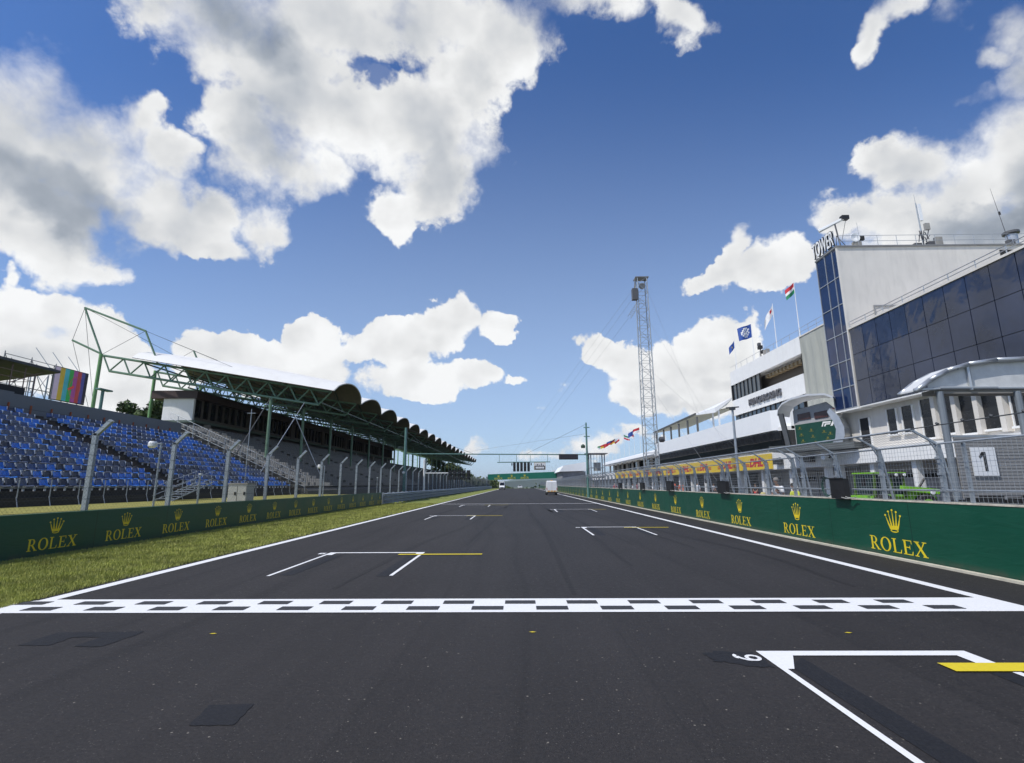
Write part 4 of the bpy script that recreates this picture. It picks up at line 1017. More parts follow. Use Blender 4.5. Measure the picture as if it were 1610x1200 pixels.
# ================================================================ RIGHT: near canopy with number board
cn = thing('pit_canopy', 'curved silver canopy on grey columns above the number board', 'canopy', (14, 16, 0))
SILV = mat('silver_metal', (0.46, 0.48, 0.50), .35, .6, .1, 2)
pts = [(12.5, 4.66), (13.0, 5.02), (13.6, 5.32), (14.3, 5.53), (15.2, 5.66), (16.4, 5.70), (17.6, 5.62), (18.8, 5.4)]
MB().prism(pts+[(x, z-.05) for x, z in pts[::-1]], 'y', 16.0, 16.6).build('roof_sheet', mat('canopy_white', (0.60, 0.61, 0.61), .5, 0, .05, 1), cn)
for y in (15.95, 16.65):
    mb = MB(); mb.path([(x, y, z-.06) for x, z in pts], .075, 8); mb.build('arch_tube', SILV, cn, smooth=True)
MB().box(13.2, 18.8, 16.1, 16.6, 4.55, 4.68).build('ceiling_panel', mat('grey_ceiling', (.26, .25, .235), .8, 0, .1, 1), cn)
MB().prism([(13.0, 4.72)]+[(x, z-.1) for x, z in pts[1:-1]]+[(18.6, 4.72)], 'y', 16.05, 16.08).build('gable_panel', mat('gable_white', (.62, .63, .63), .6), cn)
mb = MB(); mb.bar((12.5, 16, 4.66), (13.3, 16, 4.70), .05, 6); mb.bar((13.3, 15.97, 4.72), (15.1, 15.97, 4.72), .035, 6)
for x, z in ((14.3, 5.5), (16.4, 5.65)): mb.bar((x, 16.0, 4.65), (x, 16.0, z), .06, 6)
mb.bar((13.2, 16, 4.70), (18.8, 16, 4.70), .04, 6)
mb.build('tie_bars', SILV, cn)
for x in (13.32, 15.75, 18.2): MB().bar((x, 16.05, 0), (x, 16.05, 4.6), .10, 10).build('column', mat('column_grey', (.20, .225, .25), .45, .3, .1, 2), cn)
cl = MAT_CLAD = mat('ribbed_cladding', (.26, .255, .25), .7, 0, .06, 4)
def clad(mb, x0, x1, y, z0, z1, st=.10):
    z = z0
    while z < z1-.01:
        mb.box(x0, x1, y-.018, y+.02, z, min(z+st*.72, z1)); mb.box(x0, x1, y-.006, y+.02, z+st*.72, min(z+st, z1)); z += st
    return mb
clad(MB(), 13.46, 15.64, 16.0, 1.30, 3.16).build('wall_panel', cl, cn); clad(MB(), 15.86, 18.1, 16.0, 1.30, 3.16).build('wall_panel', cl, cn)
MB().box(13.3, 18.2, 15.98, 16.06, 3.16, 3.22).box(13.3, 18.2, 15.98, 16.06, 1.24, 1.30).build('panel_frame', GALV, cn)
nbd = thing('number_board', 'white board with a black number 1 fixed to the ribbed grey panel', 'sign', (14.2, 15.9, 2.4))
MB().box(13.86, 14.60, 15.93, 15.96, 1.98, 2.84).build('board', PWHITE, nbd)
MB().add([(14.17, 15.922, 2.70), (14.29, 15.922, 2.70), (14.29, 15.922, 2.12), (14.20, 15.922, 2.12), (14.20, 15.922, 2.58), (14.10, 15.922, 2.50), (14.07, 15.922, 2.56)], [(0, 1, 2, 3, 4, 5, 6)]).build('digit', BLACK, nbd)
pl = thing('pit_stand_unit', 'low black equipment pile under the ribbed grey panel behind the wall', 'equipment', (14, 15.5, 0))
mb = MB()
for i in range(9): mb.box(12.9+.42*i, 13.2+.42*i, 15.3, 15.8, .9, 1.28+.06*(i % 3))
mb.build('flight_cases', BLACK, pl); MB().box(15.3, 15.9, 15.0, 15.3, .9, 1.42).build('white_case', PWHITE, pl)
# ================================================================ RIGHT: race control building and tower
rc_ = thing('race_control_building', 'white ground storeys beneath the dark blue glass front at the right', 'building', (27, 30, 0))
BY0, BY1 = 8, 40.25
FX = 27.0
MB().box(28.0, 46, BY0, 44.6, 4.4, 7.62).build('middle_storey', OFFW, rc_)
MB().box(27.2, 46, BY0, BY1-.05, 7.72, 14.0).build('upper_body', DCONC, rc_)
MB().box(27.0, 46, BY0, BY1, 7.62, 7.72).build('soffit', WHITE, rc_)
MB().box(26.9, 46, BY0, BY1, 14.0, 14.14).build('roof_slab', OFFW, rc_)
# glass front: every pane its own slightly different tilt inside a thin grid
rows = [(7.74, 9.70), (9.74, 11.84), (11.88, 13.96)]
ycut = [40.2, 38.7, 37.2, 35.7, 34.2, 32.6, 30.9, 29.3, 27.7, 26.1, 24.5, 22.9, 21.3, 19.7, 18.1, 16.5, 14.9, 13.3, 11.7, 10.1, 8.5]
rg = random.Random(4)
for r_i, (z0, z1) in enumerate(rows):
    for a, b in zip(ycut, ycut[1:]):
        j = [rg.uniform(-.006, .006) for _ in range(4)]
        x = FX
        MB().add([(x+j[0]-.02, a-.025, z0), (x+j[1]-.02, b+.025, z0), (x+j[2]-.02, b+.025, z1), (x+j[3]-.02, a-.025, z1), (x+.06, a-.025, z0), (x+.06, b+.025, z0), (x+.06, b+.025, z1), (x+.06, a-.025, z1)], [(0, 1, 2, 3), (7, 6, 5, 4), (0, 4, 5, 1), (3, 2, 6, 7), (0, 3, 7, 4), (1, 5, 6, 2)]).build('glass_pane', BGLASS, rc_)
mb = MB()
for y in ycut: mb.box(FX+.03, FX+.2, y-.03, y+.03, 7.72, 14.0)
for z in (9.72, 11.86): mb.box(FX+.03, FX+.2, BY0, BY1-.05, z-.025, z+.025)
mb.build('mullion_grid', mat('mullion_dark', (.035, .037, .045), .5), rc_)
mb = MB()
for y in np.arange(9, 40.2, 1.95): mb.bar((27.05, y, 14.14), (27.05, y, 14.62), .03, 5)
for z in (14.40, 14.64): mb.bar((27.05, 8, z), (27.05, 40.1, z), .028, 5)
mb.build('roof_railing', SILV, rc_)
# middle storey windows (tall slits between white piers)
wins = [(41.9, 40.8, 4.5, 6.9, 'door'), (38.7, 37.8, 5.3, 7.2, 'window'), (37.2, 36.2, 5.3, 7.2, 'window'), (35.4, 34.4, 4.75, 7.4, 'window'), (33.7, 32.8, 4.9, 7.4, 'window'), (32.4, 31.25, 4.75, 7.4, 'window'), (30.8, 29.65, 4.85, 7.4, 'window')]
yy = 28.9
while yy > 9: wins.append((yy, yy-1.1, 4.85, 7.4, 'window')); yy -= 1.75
for a, b, z0, z1, nm in wins:
    w = MB().box(27.93, 28.02, b, a, z0, z1).build(nm, mat('slit_glass', (.02, .022, .025), .25) if nm == 'window' else DARK, rc_)
    MB().box(27.86, 27.99, b-.08, b, z0, z1).box(27.86, 27.99, a, a+.08, z0, z1).build('frame', WHITE, w)
    MB().box(27.78, 27.99, b-.12, a+.12, z0-.12, z0).build('sill', WHITE, w)
for a, b, z0, z1, nm in wins[3:]: MB().box(27.62, 28.0, b-.52, b-.2, 4.6, 7.6).build('pier', OFFW, rc_)
MB().box(26.95, 46, BY0, 44.6, 3.30, 4.4).build('fascia_beam', WHITE, rc_)
MB().box(29.2, 46, BY0, 44.6, 0, 3.3).build('garage_wall', mat('garage_shutter', (.34, .33, .32), .7, 0, .05, 1), rc_)
for y in np.arange(10, 44.7, 4.3): MB().box(27.3, 27.75, y, y+.45, 0, 3.3).build('column', WHITE, rc_)
MB().box(29.1, 29.19, 27.3, 33.5, 0, 3.2).build('open_garage', DARK, rc_)
MB().box(29.0, 29.08, 28.3, 30.4, 2.3, 3.1).build('red_banner', mat('red_fabric', (.40, .03, .02), .6), rc_)
for y in (34.2, 38.5): 
    for j in range(5): MB().box(29.12, 29.19, y+.15+.72*j, y+.70+.72*j, 2.15, 2.5).build('shutter_window', WGLASS, rc_)
# tower
tw = thing('tower', 'tall white tower with a blue glass corner strip and rooftop aerials', 'tower', (33, 44, 0))
MB().box(27.12, 44.5, 40.32, 43.3, 7.7, 21.3).build('body', OFFW, tw)
MB().box(26.9, 44.6, 40.2, 43.42, 21.3, 21.42).build('roof_edge', mat('roof_edge_grey', (.2, .2, .2), .5), tw)
mb = MB(); zr = [7.75, 9.5, 11.65, 13.95, 16.4, 18.75, 21.28]; yr = [43.35, 42.1, 41.05, 40.45]
for z0, z1 in zip(zr, zr[1:]):
    for a, b in zip(yr, yr[1:]):
        j = [rg.uniform(-.006, .006) for _ in range(4)]
        MB().add([(27.0+j[0], a-.02, z0+.02), (27.0+j[1], b+.02, z0+.02), (27.0+j[2], b+.02, z1-.02), (27.0+j[3], a-.02, z1-.02), (27.11, a-.02, z0+.02), (27.11, b+.02, z0+.02), (27.11, b+.02, z1-.02), (27.11, a-.02, z1-.02)], [(0, 1, 2, 3), (7, 6, 5, 4), (0, 4, 5, 1), (3, 2, 6, 7), (0, 3, 7, 4), (1, 5, 6, 2)]).build('glass_pane', TGLASS, tw)
mb = MB()
for z in zr: mb.box(26.95, 27.11, 40.45, 43.35, z-.03, z+.03)
for y in yr: mb.box(26.94, 27.115, y-.03, y+.03, 7.7, 21.3)
mb.build('mullion_grid', SILV, tw)
MB().box(26.93, 27.12, 40.30, 40.42, 7.7, 21.3).build('corner_trim', OFFW, tw)
MB().box(26.9, 28.0, 40.3, 43.4, 7.55, 7.68).build('soffit', WHITE, tw)
w = MB().box(31.75-.1, 35.0, 40.27, 40.33, 14.2, 16.0).build('window', WGLASS, tw); MB().box(29.3, 35.1, 40.24, 40.3, 16.0, 16.12).box(29.3, 29.38, 40.24, 40.3, 14.1, 16.0).build('frame', mat('frame_grey', (.25, .25, .25), .5), w); MB().box(33.0, 33.1, 40.22, 40.27, 14.2, 16.0).build('bar', SILV, w)
MB().box(40.5, 42.0, 40.26, 40.33, 20.0, 20.9).build('wall_vent', DARK, tw)
mb = MB()
for x in np.arange(27.4, 44, 1.62): mb.bar((x, 40.5, 21.42), (x, 40.5, 22.45), .022, 5)
for z in (21.95, 22.45): mb.bar((27.4, 40.5, z), (44.5, 40.5, z), .02, 5)
mb.build('roof_railing', SILV, tw)
sgn = thing('rooftop_letters', 'white outlined letters reading TOWER standing on the blue glass corner', 'sign', (27, 42, 21.4))
tx = text_mesh('TOWER', (26.92, 42.0, 21.62), (0, -1, 0), (0, 0, 1), 1.95, .05, .06, xs=.50*.88); tx.build('letter_outline', BLACK, sgn)
tx = text_mesh('TOWER', (26.86, 42.0, 21.62), (0, -1, 0), (0, 0, 1), 1.95, .02, .012, xs=.50*.88); tx.build('lettering', mat('sign_white', (.8, .8, .8), .5), sgn)
mb = MB(); mb.bar((27.05, 40.5, 21.55), (27.05, 43.4, 21.55), .05, 5)
for y in (40.7, 41.4, 42.1, 42.8, 43.3): mb.bar((27.1, y, 21.4), (27.1, y, 23), .03, 5)
mb.build('sign_frame', GALV, sgn)
def antenna(x, y, z, h, lab, kind):
    t = thing('antenna' if kind != 'dish' else 'satellite_dish', lab, 'antenna', (x, y, z))
    if kind == 'mast':
        MB().bar((x, y, z), (x-.1, y, z+h), .07, 8, .04).build('mast', GALV, t)
        MB().box(x-.02, x+.24, y-.12, y+.05, z+h*.60, z+h*.97).build('sector_panel', PWHITE, t)
        MB().box(x+.15, x+.55, y-.3, y-.1, z+h*.38, z+h*.52).build('radio_unit', CONC, t)
        mb = MB(); rg2 = random.Random(3)
        for i in range(16):
            a = rg2.uniform(-.7, .9); mb.bar((x+a*.4, y-.1, z+rg2.uniform(.1, 1.6)), (x+a*.8, y-.2, z+rg2.uniform(.1, 1.8)), .035, 4)
        mb.box(x-.9, x-.3, y-.2, y+.2, z, z+.45); mb.box(x+.3, x+.8, y-.2, y+.2, z, z+.6); mb.build('mast_fittings', mat('fitting_grey', (.09, .09, .095), .5), t)
        MB().box(x+.95, x+1.5, y-.2, y+.1, z, z+1.0).build('cabinet', CONC, t)
        MB().bar((x-.1, y, z+h), (x-.12, y, z+h+.8), .012, 4).build('whip', GALV, t)
    elif kind == 'whip':
        MB().bar((x, y, z), (x-.7, y, z+h), .035, 6, .01).build('whip', mat('fitting_grey', (0,0,0)), t); MB().bar((x-.33, y, z+h*.55), (x-.36, y, z+h*.6), .08, 6).build('coupling', DARK, t); MB().box(x-.2, x+.3, y-.2, y+.2, z, z+.7).build('bracket', mat('fitting_grey', (0,0,0)), t)
    elif kind == 'flue':
        MB().bar((x, y, z), (x, y, z+h), .42, 16).build('pipe', SILV, t); MB().lathe([(.3, 0), (.6, .1), (.6, .3), (.3, .4)], (x, y, z+h), 16).build('cowl', mat('fitting_grey', (0,0,0)), t)
        t['category'] = 'chimney'; t.name = 'flue'
    else:
        MB().bar((x, y, z), (x, y, z+h), .04, 6).build('pole', GALV, t); MB().lathe([(.02, 0), (.22, -.03), (.42, -.12), (.40, -.14), (.02, -.04)], (x-.2, y-.1, z+h+.1), 16, 'y').build('dish', PWHITE, t)
        MB().box(x-.3, x+.3, y-.2, y+.2, z, z+.7).build('base_unit', CONC, t); MB().box(x+.15, x+.6, y-.2, y, z+h-.1, z+h+.25).build('feed', DARK, t); MB().bar((x+.3, y, z+h), (x+.25, y, z+h+1.6), .012, 4).build('whip', GALV, t)
antenna(34.9, 41.0, 21.42, 4.3, 'tall antenna mast with white panel in the middle of the tower roof', 'mast')
antenna(42.2, 41.0, 21.42, 5.6, 'long thin whip aerial near the right end of the tower roof', 'whip')
antenna(44.0, 42.5, 21.42, 1.9, 'wide metal flue pipe at the right frame edge of the tower roof', 'flue')
antenna(29.2, 41.0, 21.42, .9, 'small round dish on the tower roof just right of the letters', 'dish')
cr = thing('rooftop_camera', 'long white camera boom tilted over the roof letters', 'camera', (27.6, 41.5, 21.4))
mb = MB(); mb.bar((26.6, 41.8, 23.55), (28.3, 40.9, 24.25), .17, 6, .13); mb.build('boom', PWHITE, cr); mb = MB(); mb.box(28.1, 28.7, 40.7, 41.1, 24.15, 24.5); mb.build('camera_head', BLACK, cr)
MB().bar((27.9, 41.1, 21.4), (27.7, 41.2, 23.9), .06, 6).bar((28.5, 41, 21.4), (27.7, 41.2, 22.8), .03, 5).bar((27.4, 41, 21.4), (27.7, 41.2, 22.8), .03, 5).bar((28.5, 40.9, 24.2), (28.0, 41, 22.3), .02, 4).build('stand', mat('fitting_grey', (0,0,0)), cr)
# screened section between tower and the white block
sn = thing('screened_facade', 'building front wrapped in pale grey scaffold netting between tower and white block', 'building', (30, 50, 0))
NET = mat('net_grey', (.36, .37, .335), .85, 0, .06, .5, dirt=.25, dirtcol=(.27, .28, .25))
mb = MB(); vs = []; n = 24
for i in range(n+1):
    y = 43.45+(52.75-43.45)*i/n; dx = .08*math.sin(i*1.7)+.05*math.sin(i*.6)
    for j, z in enumerate((8.0, 10.4, 12.8, 14.9, 17.0)): vs.append((30.0+dx*(1 if 0 < j < 4 else 0), y, z-(.5*(1-i/n) if j == 4 else 0)*0))
MB().add(vs, [(i*5+j, i*5+j+1, i*5+j+6, i*5+j+5) for i in range(n) for j in range(4)]).build('netting', NET, sn)
MB().box(30.2, 44, 43.45, 52.7, 4.4, 16.95).build('wall', NET, sn)
mb = MB(); mb.box(29.93, 44, 43.45, 52.75, 16.98, 17.1); mb.build('parapet', OFFW, sn)
mb = MB()
for y in np.arange(43.6, 52.8, 1.5): mb.bar((30.1, y, 17.1), (30.1, y, 18.0), .02, 5)
for z in (17.55, 18.0): mb.bar((30.1, 43.5, z), (30.1, 52.8, z), .02, 5)
mb.build('railing', SILV, sn)
# ================================================================ RIGHT: white block with the circuit name
wb = thing('white_media_block', 'white block with a dark window band and the circuit name in grey letters', 'building', (30, 62, 0))
B0, B1 = 52.8, 71.0
MB().box(30.0, 44, B0, B1, 15.25, 17.15).build('upper_wall', WHITE, wb)
MB().box(30.0, 44, B0, B1, 10.95, 13.1).build('middle_wall', WHITE, wb)
MB().box(30.0, 44, B0, B1, 4.6, 9.5).build('lower_wall', WHITE, wb)
MB().box(31.4, 44, B0, B1, 13.1, 15.25).build('recess_wall', mat('recess_brown', (.10, .08, .06), .8), wb)
MB().box(30.3, 44, B0, B1, 9.5, 10.95).build('band_core', DARK, wb)
MB().box(30.0, 44, B0-.06, B0, 13.1, 15.25).box(30.0, 30.25, B1-.25, B1, 13.1, 15.25).build('end_frame', BLACK, wb)
for k in range(7):
    y = 70.6-1.15*k
    MB().box(30.16, 30.22, y-1.05, y, 13.15, 15.2).build('window', mat('grey_blue_glass', (.05, .07, .09), .05), wb); MB().box(30.05, 30.26, y-1.13, y-1.05, 13.1, 15.25).build('window_frame', BLACK, wb)
for k in range(10): MB().box(30.6, 31.2, 54+.85*k, 54.5+.85*k, 14.5, 14.9).build('ceiling_beam', mat('beam_ochre', (.30, .22, .12), .7), wb)
for k in range(14):
    y = 70.4-1.22*k; MB().box(30.14, 30.2, y-1.08, y, 9.6, 10.85).build('window', mat('grey_blue_glass', (0,0,0)), wb); MB().box(30.04, 30.26, y-1.2, y-1.08, 9.5, 10.95).build('window_frame', BLACK, wb)
text_mesh('HUNGARORING', (29.90, 61.6, 11.62), (0, -1, 0), (0, 0, 1), 1.12, .09, .028, xs=1.0, space=1.0).build('lettering', mat('letter_grey', (.10, .10, .11), .5), wb)
mb = MB()
for y in np.arange(53, 71, 1.8): mb.bar((30.1, y, 17.15), (30.1, y, 17.9), .022, 5)
mb.bar((30.1, 53, 17.9), (30.1, 71, 17.9), .02, 5); mb.build('roof_railing', SILV, wb)
# flags on the roof
def flag(name, y, h, lab, polys, cols, fw, fh, droop, x=30.6, z0=17.15, ph=0.0, grp='flags on the white block roof', yaw=1.0, rad=.05):
    t = thing(name, lab, 'flag', (x, y, z0), grp)
    MB().bar((x, y, z0), (x, y, z0+h), rad, 8, rad*.55).build('pole', PWHITE, t)
    NX_, NY_ = 12, 8
    vs = []
    for i in range(NX_+1):
        for j in range(NY_+1):
            u = i/NX_; v = j/NY_
            vs.append((x-fw*u*yaw*(1-.35*droop), y+.28*fh*math.sin(u*6+ph+v*1.2)*u*.6, z0+h-.15-fh*(1-v)-droop*fw*u*.9*(1+.1*math.sin(u*5+ph))))
    fs = []; mi = []
    for i in range(NX_):
        for j in range(NY_):
            fs.append((i*(NY_+1)+j, (i+1)*(NY_+1)+j, (i+1)*(NY_+1)+j+1, i*(NY_+1)+j+1)); mi.append(polys((i+.5)/NX_, (j+.5)/NY_))
    mb = MB(); mb.v = vs; mb.f = fs; mb.mi = mi
    o = mb.build('flag_cloth', cols, t, smooth=True); return t
FR = mat('flag_red', (.50, .02, .03), .7); FW = mat('flag_white', (.72, .72, .72), .7); FG = mat('flag_green', (.01, .20, .08), .7); FB = mat('flag_blue', (.02, .07, .30), .7); FK = mat('flag_black', (.01, .01, .01), .7); FY = mat('flag_yellow', (.60, .42, .01), .7)
flag('flag', 53.6, 6.6, 'red, white and green striped flag on the roof pole nearest the tower', lambda u, v: 0 if v > .66 else (1 if v > .33 else 2), [FR, FW, FG], 1.35, 1.2, .8, ph=.5)
flag('flag', 58.6, 5.8, 'drooping white flag with a small red mark, second pole from the tower', lambda u, v: 1 if (.2 < u < .45 and .45 < v < .85) else 0, [FW, FR], 1.9, 1.1, 1.15, ph=2.)
flag('flag', 64.5, 5.3, 'large blue flag with a white round emblem, third pole from the tower', lambda u, v: 1 if (((u-.5)/.33)**2+((v-.52)/.38)**2 < 1 and not (int(u*13)+int(v*8)) % 3 == 0) else 0, [FB, FW], 2.0, 1.8, .35, ph=.2)
flag('flag', 70.0, 4.6, 'small slack blue flag on the roof pole farthest from the tower', lambda u, v: 1 if abs(u-.5) < .1 and abs(v-.5) < .12 else 0, [FB, FY], 1.2, 1.0, 1.0, ph=1.)
rt = thing('rooftop_camera', 'cluster of dark camera gear on the white block roof between two flags', 'camera', (30.4, 62.3, 17.15))
mb = MB(); mb.bar((30.4, 62.3, 17.15), (30.4, 62.3, 18.8), .06, 6); mb.box(30.2, 30.6, 62, 62.6, 18.3, 18.7); mb.box(30.25, 30.5, 61.6, 62.0, 17.6, 18.0); mb.build('gear', DARK, rt); MB().box(30.2, 30.5, 62.2, 62.6, 18.75, 19.1).build('camera_head', mat('fitting_grey', (0,0,0)), rt); MB().box(30.15, 30.5, 60.2, 61.2, 17.2, 17.8).build('side_unit', CONC, rt)
# ================================================================ RIGHT: pit building with terrace, glazing and garage row
pb_ = thing('pit_building', 'long white pit building with dark glazing above a row of garages', 'building', (26, 75, 0))
PYA, PYB = 50.7, 97
MB().add([(25.95, PYA+1.9, 7.05), (25.95, PYB, 7.15), (25.95, PYB, 9.15), (25.95, PYA+1.9, 9.15), (26.3, PYA+1.9, 7.05), (26.3, PYB, 7.15), (26.3, PYB, 9.15), (26.3, PYA+1.9, 9.15)], [(0, 1, 2, 3), (7, 6, 5, 4), (0, 4, 5, 1), (3, 2, 6, 7), (0, 3, 7, 4), (1, 5, 6, 2)]).build('parapet', PWHITE, pb_)
MB().prism([(25.95, PYA+1.9), (26.3, PYA+1.9), (27.4, PYA), (27.0, PYA)], 'z', 7.06, 9.12).build('parapet_return', PWHITE, pb_)
MB().box(26.3, 44, PYA, PYB, 6.95, 7.35).build('terrace_slab', WHITE, pb_)
MB().box(27.4, 44, 46.0, PYA-.05, 4.6, 8.0).build('link_block', WHITE, pb_)
rg = random.Random(12)
a = PYB-.1
while a > PYA+.6:
    b = max(a-2.4, PYA+.5); j = rg.uniform(-.01, .01)
    MB().add([(26.4+j, a, 5.3), (26.4-j, b+.04, 5.3), (26.04-j, b+.04, 6.93), (26.04+j, a, 6.93), (26.5, a, 5.3), (26.5, b+.04, 5.3), (26.5, b+.04, 6.93), (26.5, a, 6.93)], [(0, 1, 2, 3), (7, 6, 5, 4), (0, 4, 5, 1), (3, 2, 6, 7), (0, 3, 7, 4), (1, 5, 6, 2)]).build('glass_pane', WGLASS, pb_); a = b
MB().box(26.55, 44, PYA, PYB, 5.2, 6.95).build('glazed_core', DARK, pb_)
MB().box(25.85, 27, PYA, PYB, 5.12, 5.28).build('sill_band', SILV, pb_)
MB().box(26.0, 44, 44.7, PYB, 3.15, 5.12).build('deck', WHITE, pb_)
MB().box(29, 44, 44.7, 200, 0, 3.15).build('garage_wall', mat('garage_shutter', (0,0,0)), pb_)
y = 45.0; k = 0
while y < 150:
    MB().box(26.6, 27.1, y, y+.45, 0, 3.15).build('column', WHITE, pb_)
    if 1 < k < 30:
        nm = rg.random() < .45
        o = MB().box(28.88, 28.99, y+.6, y+5.2, 0, 2.95).build('garage_door', DARK if (nm or y > 62) else mat('shutter_grey', (.30, .29, .28), .6, 0, .04, 1), pb_)
        if not nm and y <= 62:
            for j in range(5): MB().box(28.84, 28.88, y+.9+.85*j, y+1.55+.85*j, 2.0, 2.4).build('pane', WGLASS, o)
    y += 5.9; k += 1
for k in range(2):
    y = 46+4.6*k; o = MB().box(28.88, 28.99, y, y+4.2, 0, 2.9).build('garage_door', mat('shutter_grey', (0,0,0)), pb_)
    for j in range(5): MB().box(28.84, 28.88, y+.2+.8*j, y+.82+.8*j, 2.0, 2.4).build('pane', WGLASS, o)
# yellow delivery-company banner
dh = thing('sponsor_banner', 'long yellow banner with repeated red courier lettering above the garages', 'banner', (25.9, 90, 3.2))
DYEL = mat('banner_yellow', (.72, .50, .01), .55, 0, .05, .5); DRED = mat('banner_red', (.50, .005, .015), .5)
MB().box(25.86, 25.96, 53.1, 140, 3.2, 4.78).build('cloth', DYEL, dh)
for k in range(10):
    yc = 56.6+8.0*k
    text_mesh('DHL', (25.85, yc+.1, 3.58), (0, -1, 0), (0, 0, 1), 1.18, 0, .065, shear=.32, xs=1.35).build('lettering', DRED, dh)
    mb = MB()
    for j in range(3):
        z = 3.60+.13*j; mb.box(25.84, 25.855, yc+1.75, yc+2.9, z, z+.07); mb.box(25.84, 25.855, yc-2.75, yc-1.75, z, z+.07)
    mb.build('stripes', DRED, dh)
# terrace tent
tn = thing('terrace_marquee', 'cream lined white marquee standing on the pit building terrace', 'marquee', (30, 80, 7.3))
TENT = mat('tent_cream', (.58, .54, .40), .7, 0, .04, 1); 
def roofpt(x, y): return 0
ya, yb = 61.5, 99.5
MB().add([(26.3, 99.5, 11.5), (26.3, 75.5, 11.85), (33, 75.5, 13.2), (33, 99.5, 12.6), (26.3, 99.5, 11.35), (26.3, 75.5, 11.70), (33, 75.5, 13.05), (33, 99.5, 12.45)], [(0, 1, 2, 3), (7, 6, 5, 4), (0, 4, 5, 1), (3, 2, 6, 7), (0, 3, 7, 4), (1, 5, 6, 2)]).build('lined_roof', TENT, tn)
MB().bar((26.25, 99.8, 11.55), (26.25, 75.4, 11.95), .13, 4).build('eaves_beam', mat('beam_brown_grey', (.10, .10, .10), .5), tn)
MB().add([(26.3, 75.4, 11.9), (27.5, 71.1, 12.2), (30, 71.1, 13.6), (31, 75.4, 13.4), (26.3, 75.4, 11.7), (27.5, 71.1, 11.5), (30, 71.1, 13.4), (31, 75.4, 13.2)], [(0, 1, 2, 3), (7, 6, 5, 4), (0, 4, 5, 1), (3, 2, 6, 7), (0, 3, 7, 4), (1, 5, 6, 2)]).build('white_roof', PWHITE, tn)
for y in (75.6, 80, 84.5, 89, 93.5, 98.5): MB().box(26.4, 26.65, y, y+.25, 7.3, 11.5).build('pole', mat('pole_brown_grey', (.12, .12, .12), .5), tn)
for y in (71.3, 73.5): MB().box(28, 28.2, y, y+.2, 7.3, 11.9).build('pole', PWHITE, tn)
# far lower building with curved white roof
fb_ = thing('low_pit_building', 'low far building with a smooth white roof edge and shaded balcony', 'building', (26, 130, 0))
MB().prism([(25.6, 7.3), (25.75, 7.9), (26.3, 8.2), (28, 8.4), (40, 8.5), (40, 7.0), (25.8, 7.0)], 'y', 98, 158).build('roof', PWHITE, fb_, smooth=False)
MB().box(28.5, 40, 98, 156, 3.15, 7.0).build('recess_wall', mat('recess_brown', (0,0,0)), fb_)
for y in np.arange(99, 156, 6): MB().box(26.8, 27.2, y, y+.5, 3.2, 7.0).build('column', CONC, fb_)
for y in (101, 108, 118, 127, 139): MB().box(27.2, 28.4, y, y+2.8, 4.7, 6.7).build('window', WGLASS, fb_)
MB().box(25.9, 40, 98, 200, 3.1, 4.75).build('deck', WHITE, fb_)
f2 = thing('far_marquee', 'distant white building with a grey underside beyond the timing cabin', 'building', (22, 190, 0))
MB().prism([(14.5, 6.2), (16, 8.3), (24, 9.6), (24, 6.4)], 'y', 186, 215).build('roof', PWHITE, f2); MB().box(15.5, 24, 187, 214, 0, 6.2).build('wall', mat('far_grey', (.22, .22, .23), .7, 0, .3, .5), f2)
MB().prism([(13.2, 6.7), (15.4, 7.9), (15.4, 6.5)], 'y', 220, 224).build('side_roof', PWHITE, f2)
# national flags along the far roof
FS = [('green and white', [FG, FW]), ('red and yellow', [FR, FY]), ('plain red', [FR, FR]), ('blue and red', [FB, FR]), ('black, red and yellow', [FK, FR, FY]), ('white and red', [FW, FR]), ('green, white and red', [FG, FW, FR]), ('red with white cross', [FR, FW]), ('blue', [FB, FB]), ('red and white', [FR, FW])]
for i, (nm, cols) in enumerate(FS):
    y = 160-5.6*i; n = len(cols)
    flag('flag', y, 5.5, '%s flag flying small on the low far pit roof' % nm, (lambda u, v, n=n: min(n-1, int((1-v)*n))), cols, 1.6, 1.0, .35+.12*(i % 3), x=25.9, z0=8.3, ph=i*.9, grp='national flags on the far pit roof', yaw=-1 if i in (6, 7) else 1, rad=.045)
# timing cabin on scaffold
tcb = thing('timing_cabin', 'open steel look-out cabin on legs beside the gantry mast', 'cabin', (10.3, 68, 0))
mb = MB()
for x in (9.5, 11.3):
    for y in (68.3, 70.3): mb.box(x-.07, x+.07, y-.07, y+.07, 0, 5.7)
for z in (2.7, 3.9): 
    for a, b in (((9.5, 68.3), (11.3, 68.3)), ((9.5, 70.3), (11.3, 70.3)), ((9.5, 68.3), (9.5, 70.3)), ((11.3, 68.3), (11.3, 70.3))): mb.bar((*a, z), (*b, z), .04, 4)
for x in (9.9, 10.3, 10.7, 11.0): mb.bar((x, 68.3, 2.7), (x, 68.3, 5.6), .03, 4)
mb.build('frame', GALV, tcb)
MB().box(9.1, 11.7, 67.9, 70.7, 5.7, 5.8).build('roof', mat('cabin_roof', (.16, .16, .17), .6), tcb)
MB().box(9.5, 11.3, 68.4, 70.2, 2.6, 2.75).build('floor', DARK, tcb); MB().box(10.0, 10.9, 69, 69.6, 3.5, 4.6).build('instrument_box', mat('cabinet_grey', (0,0,0)), tcb)
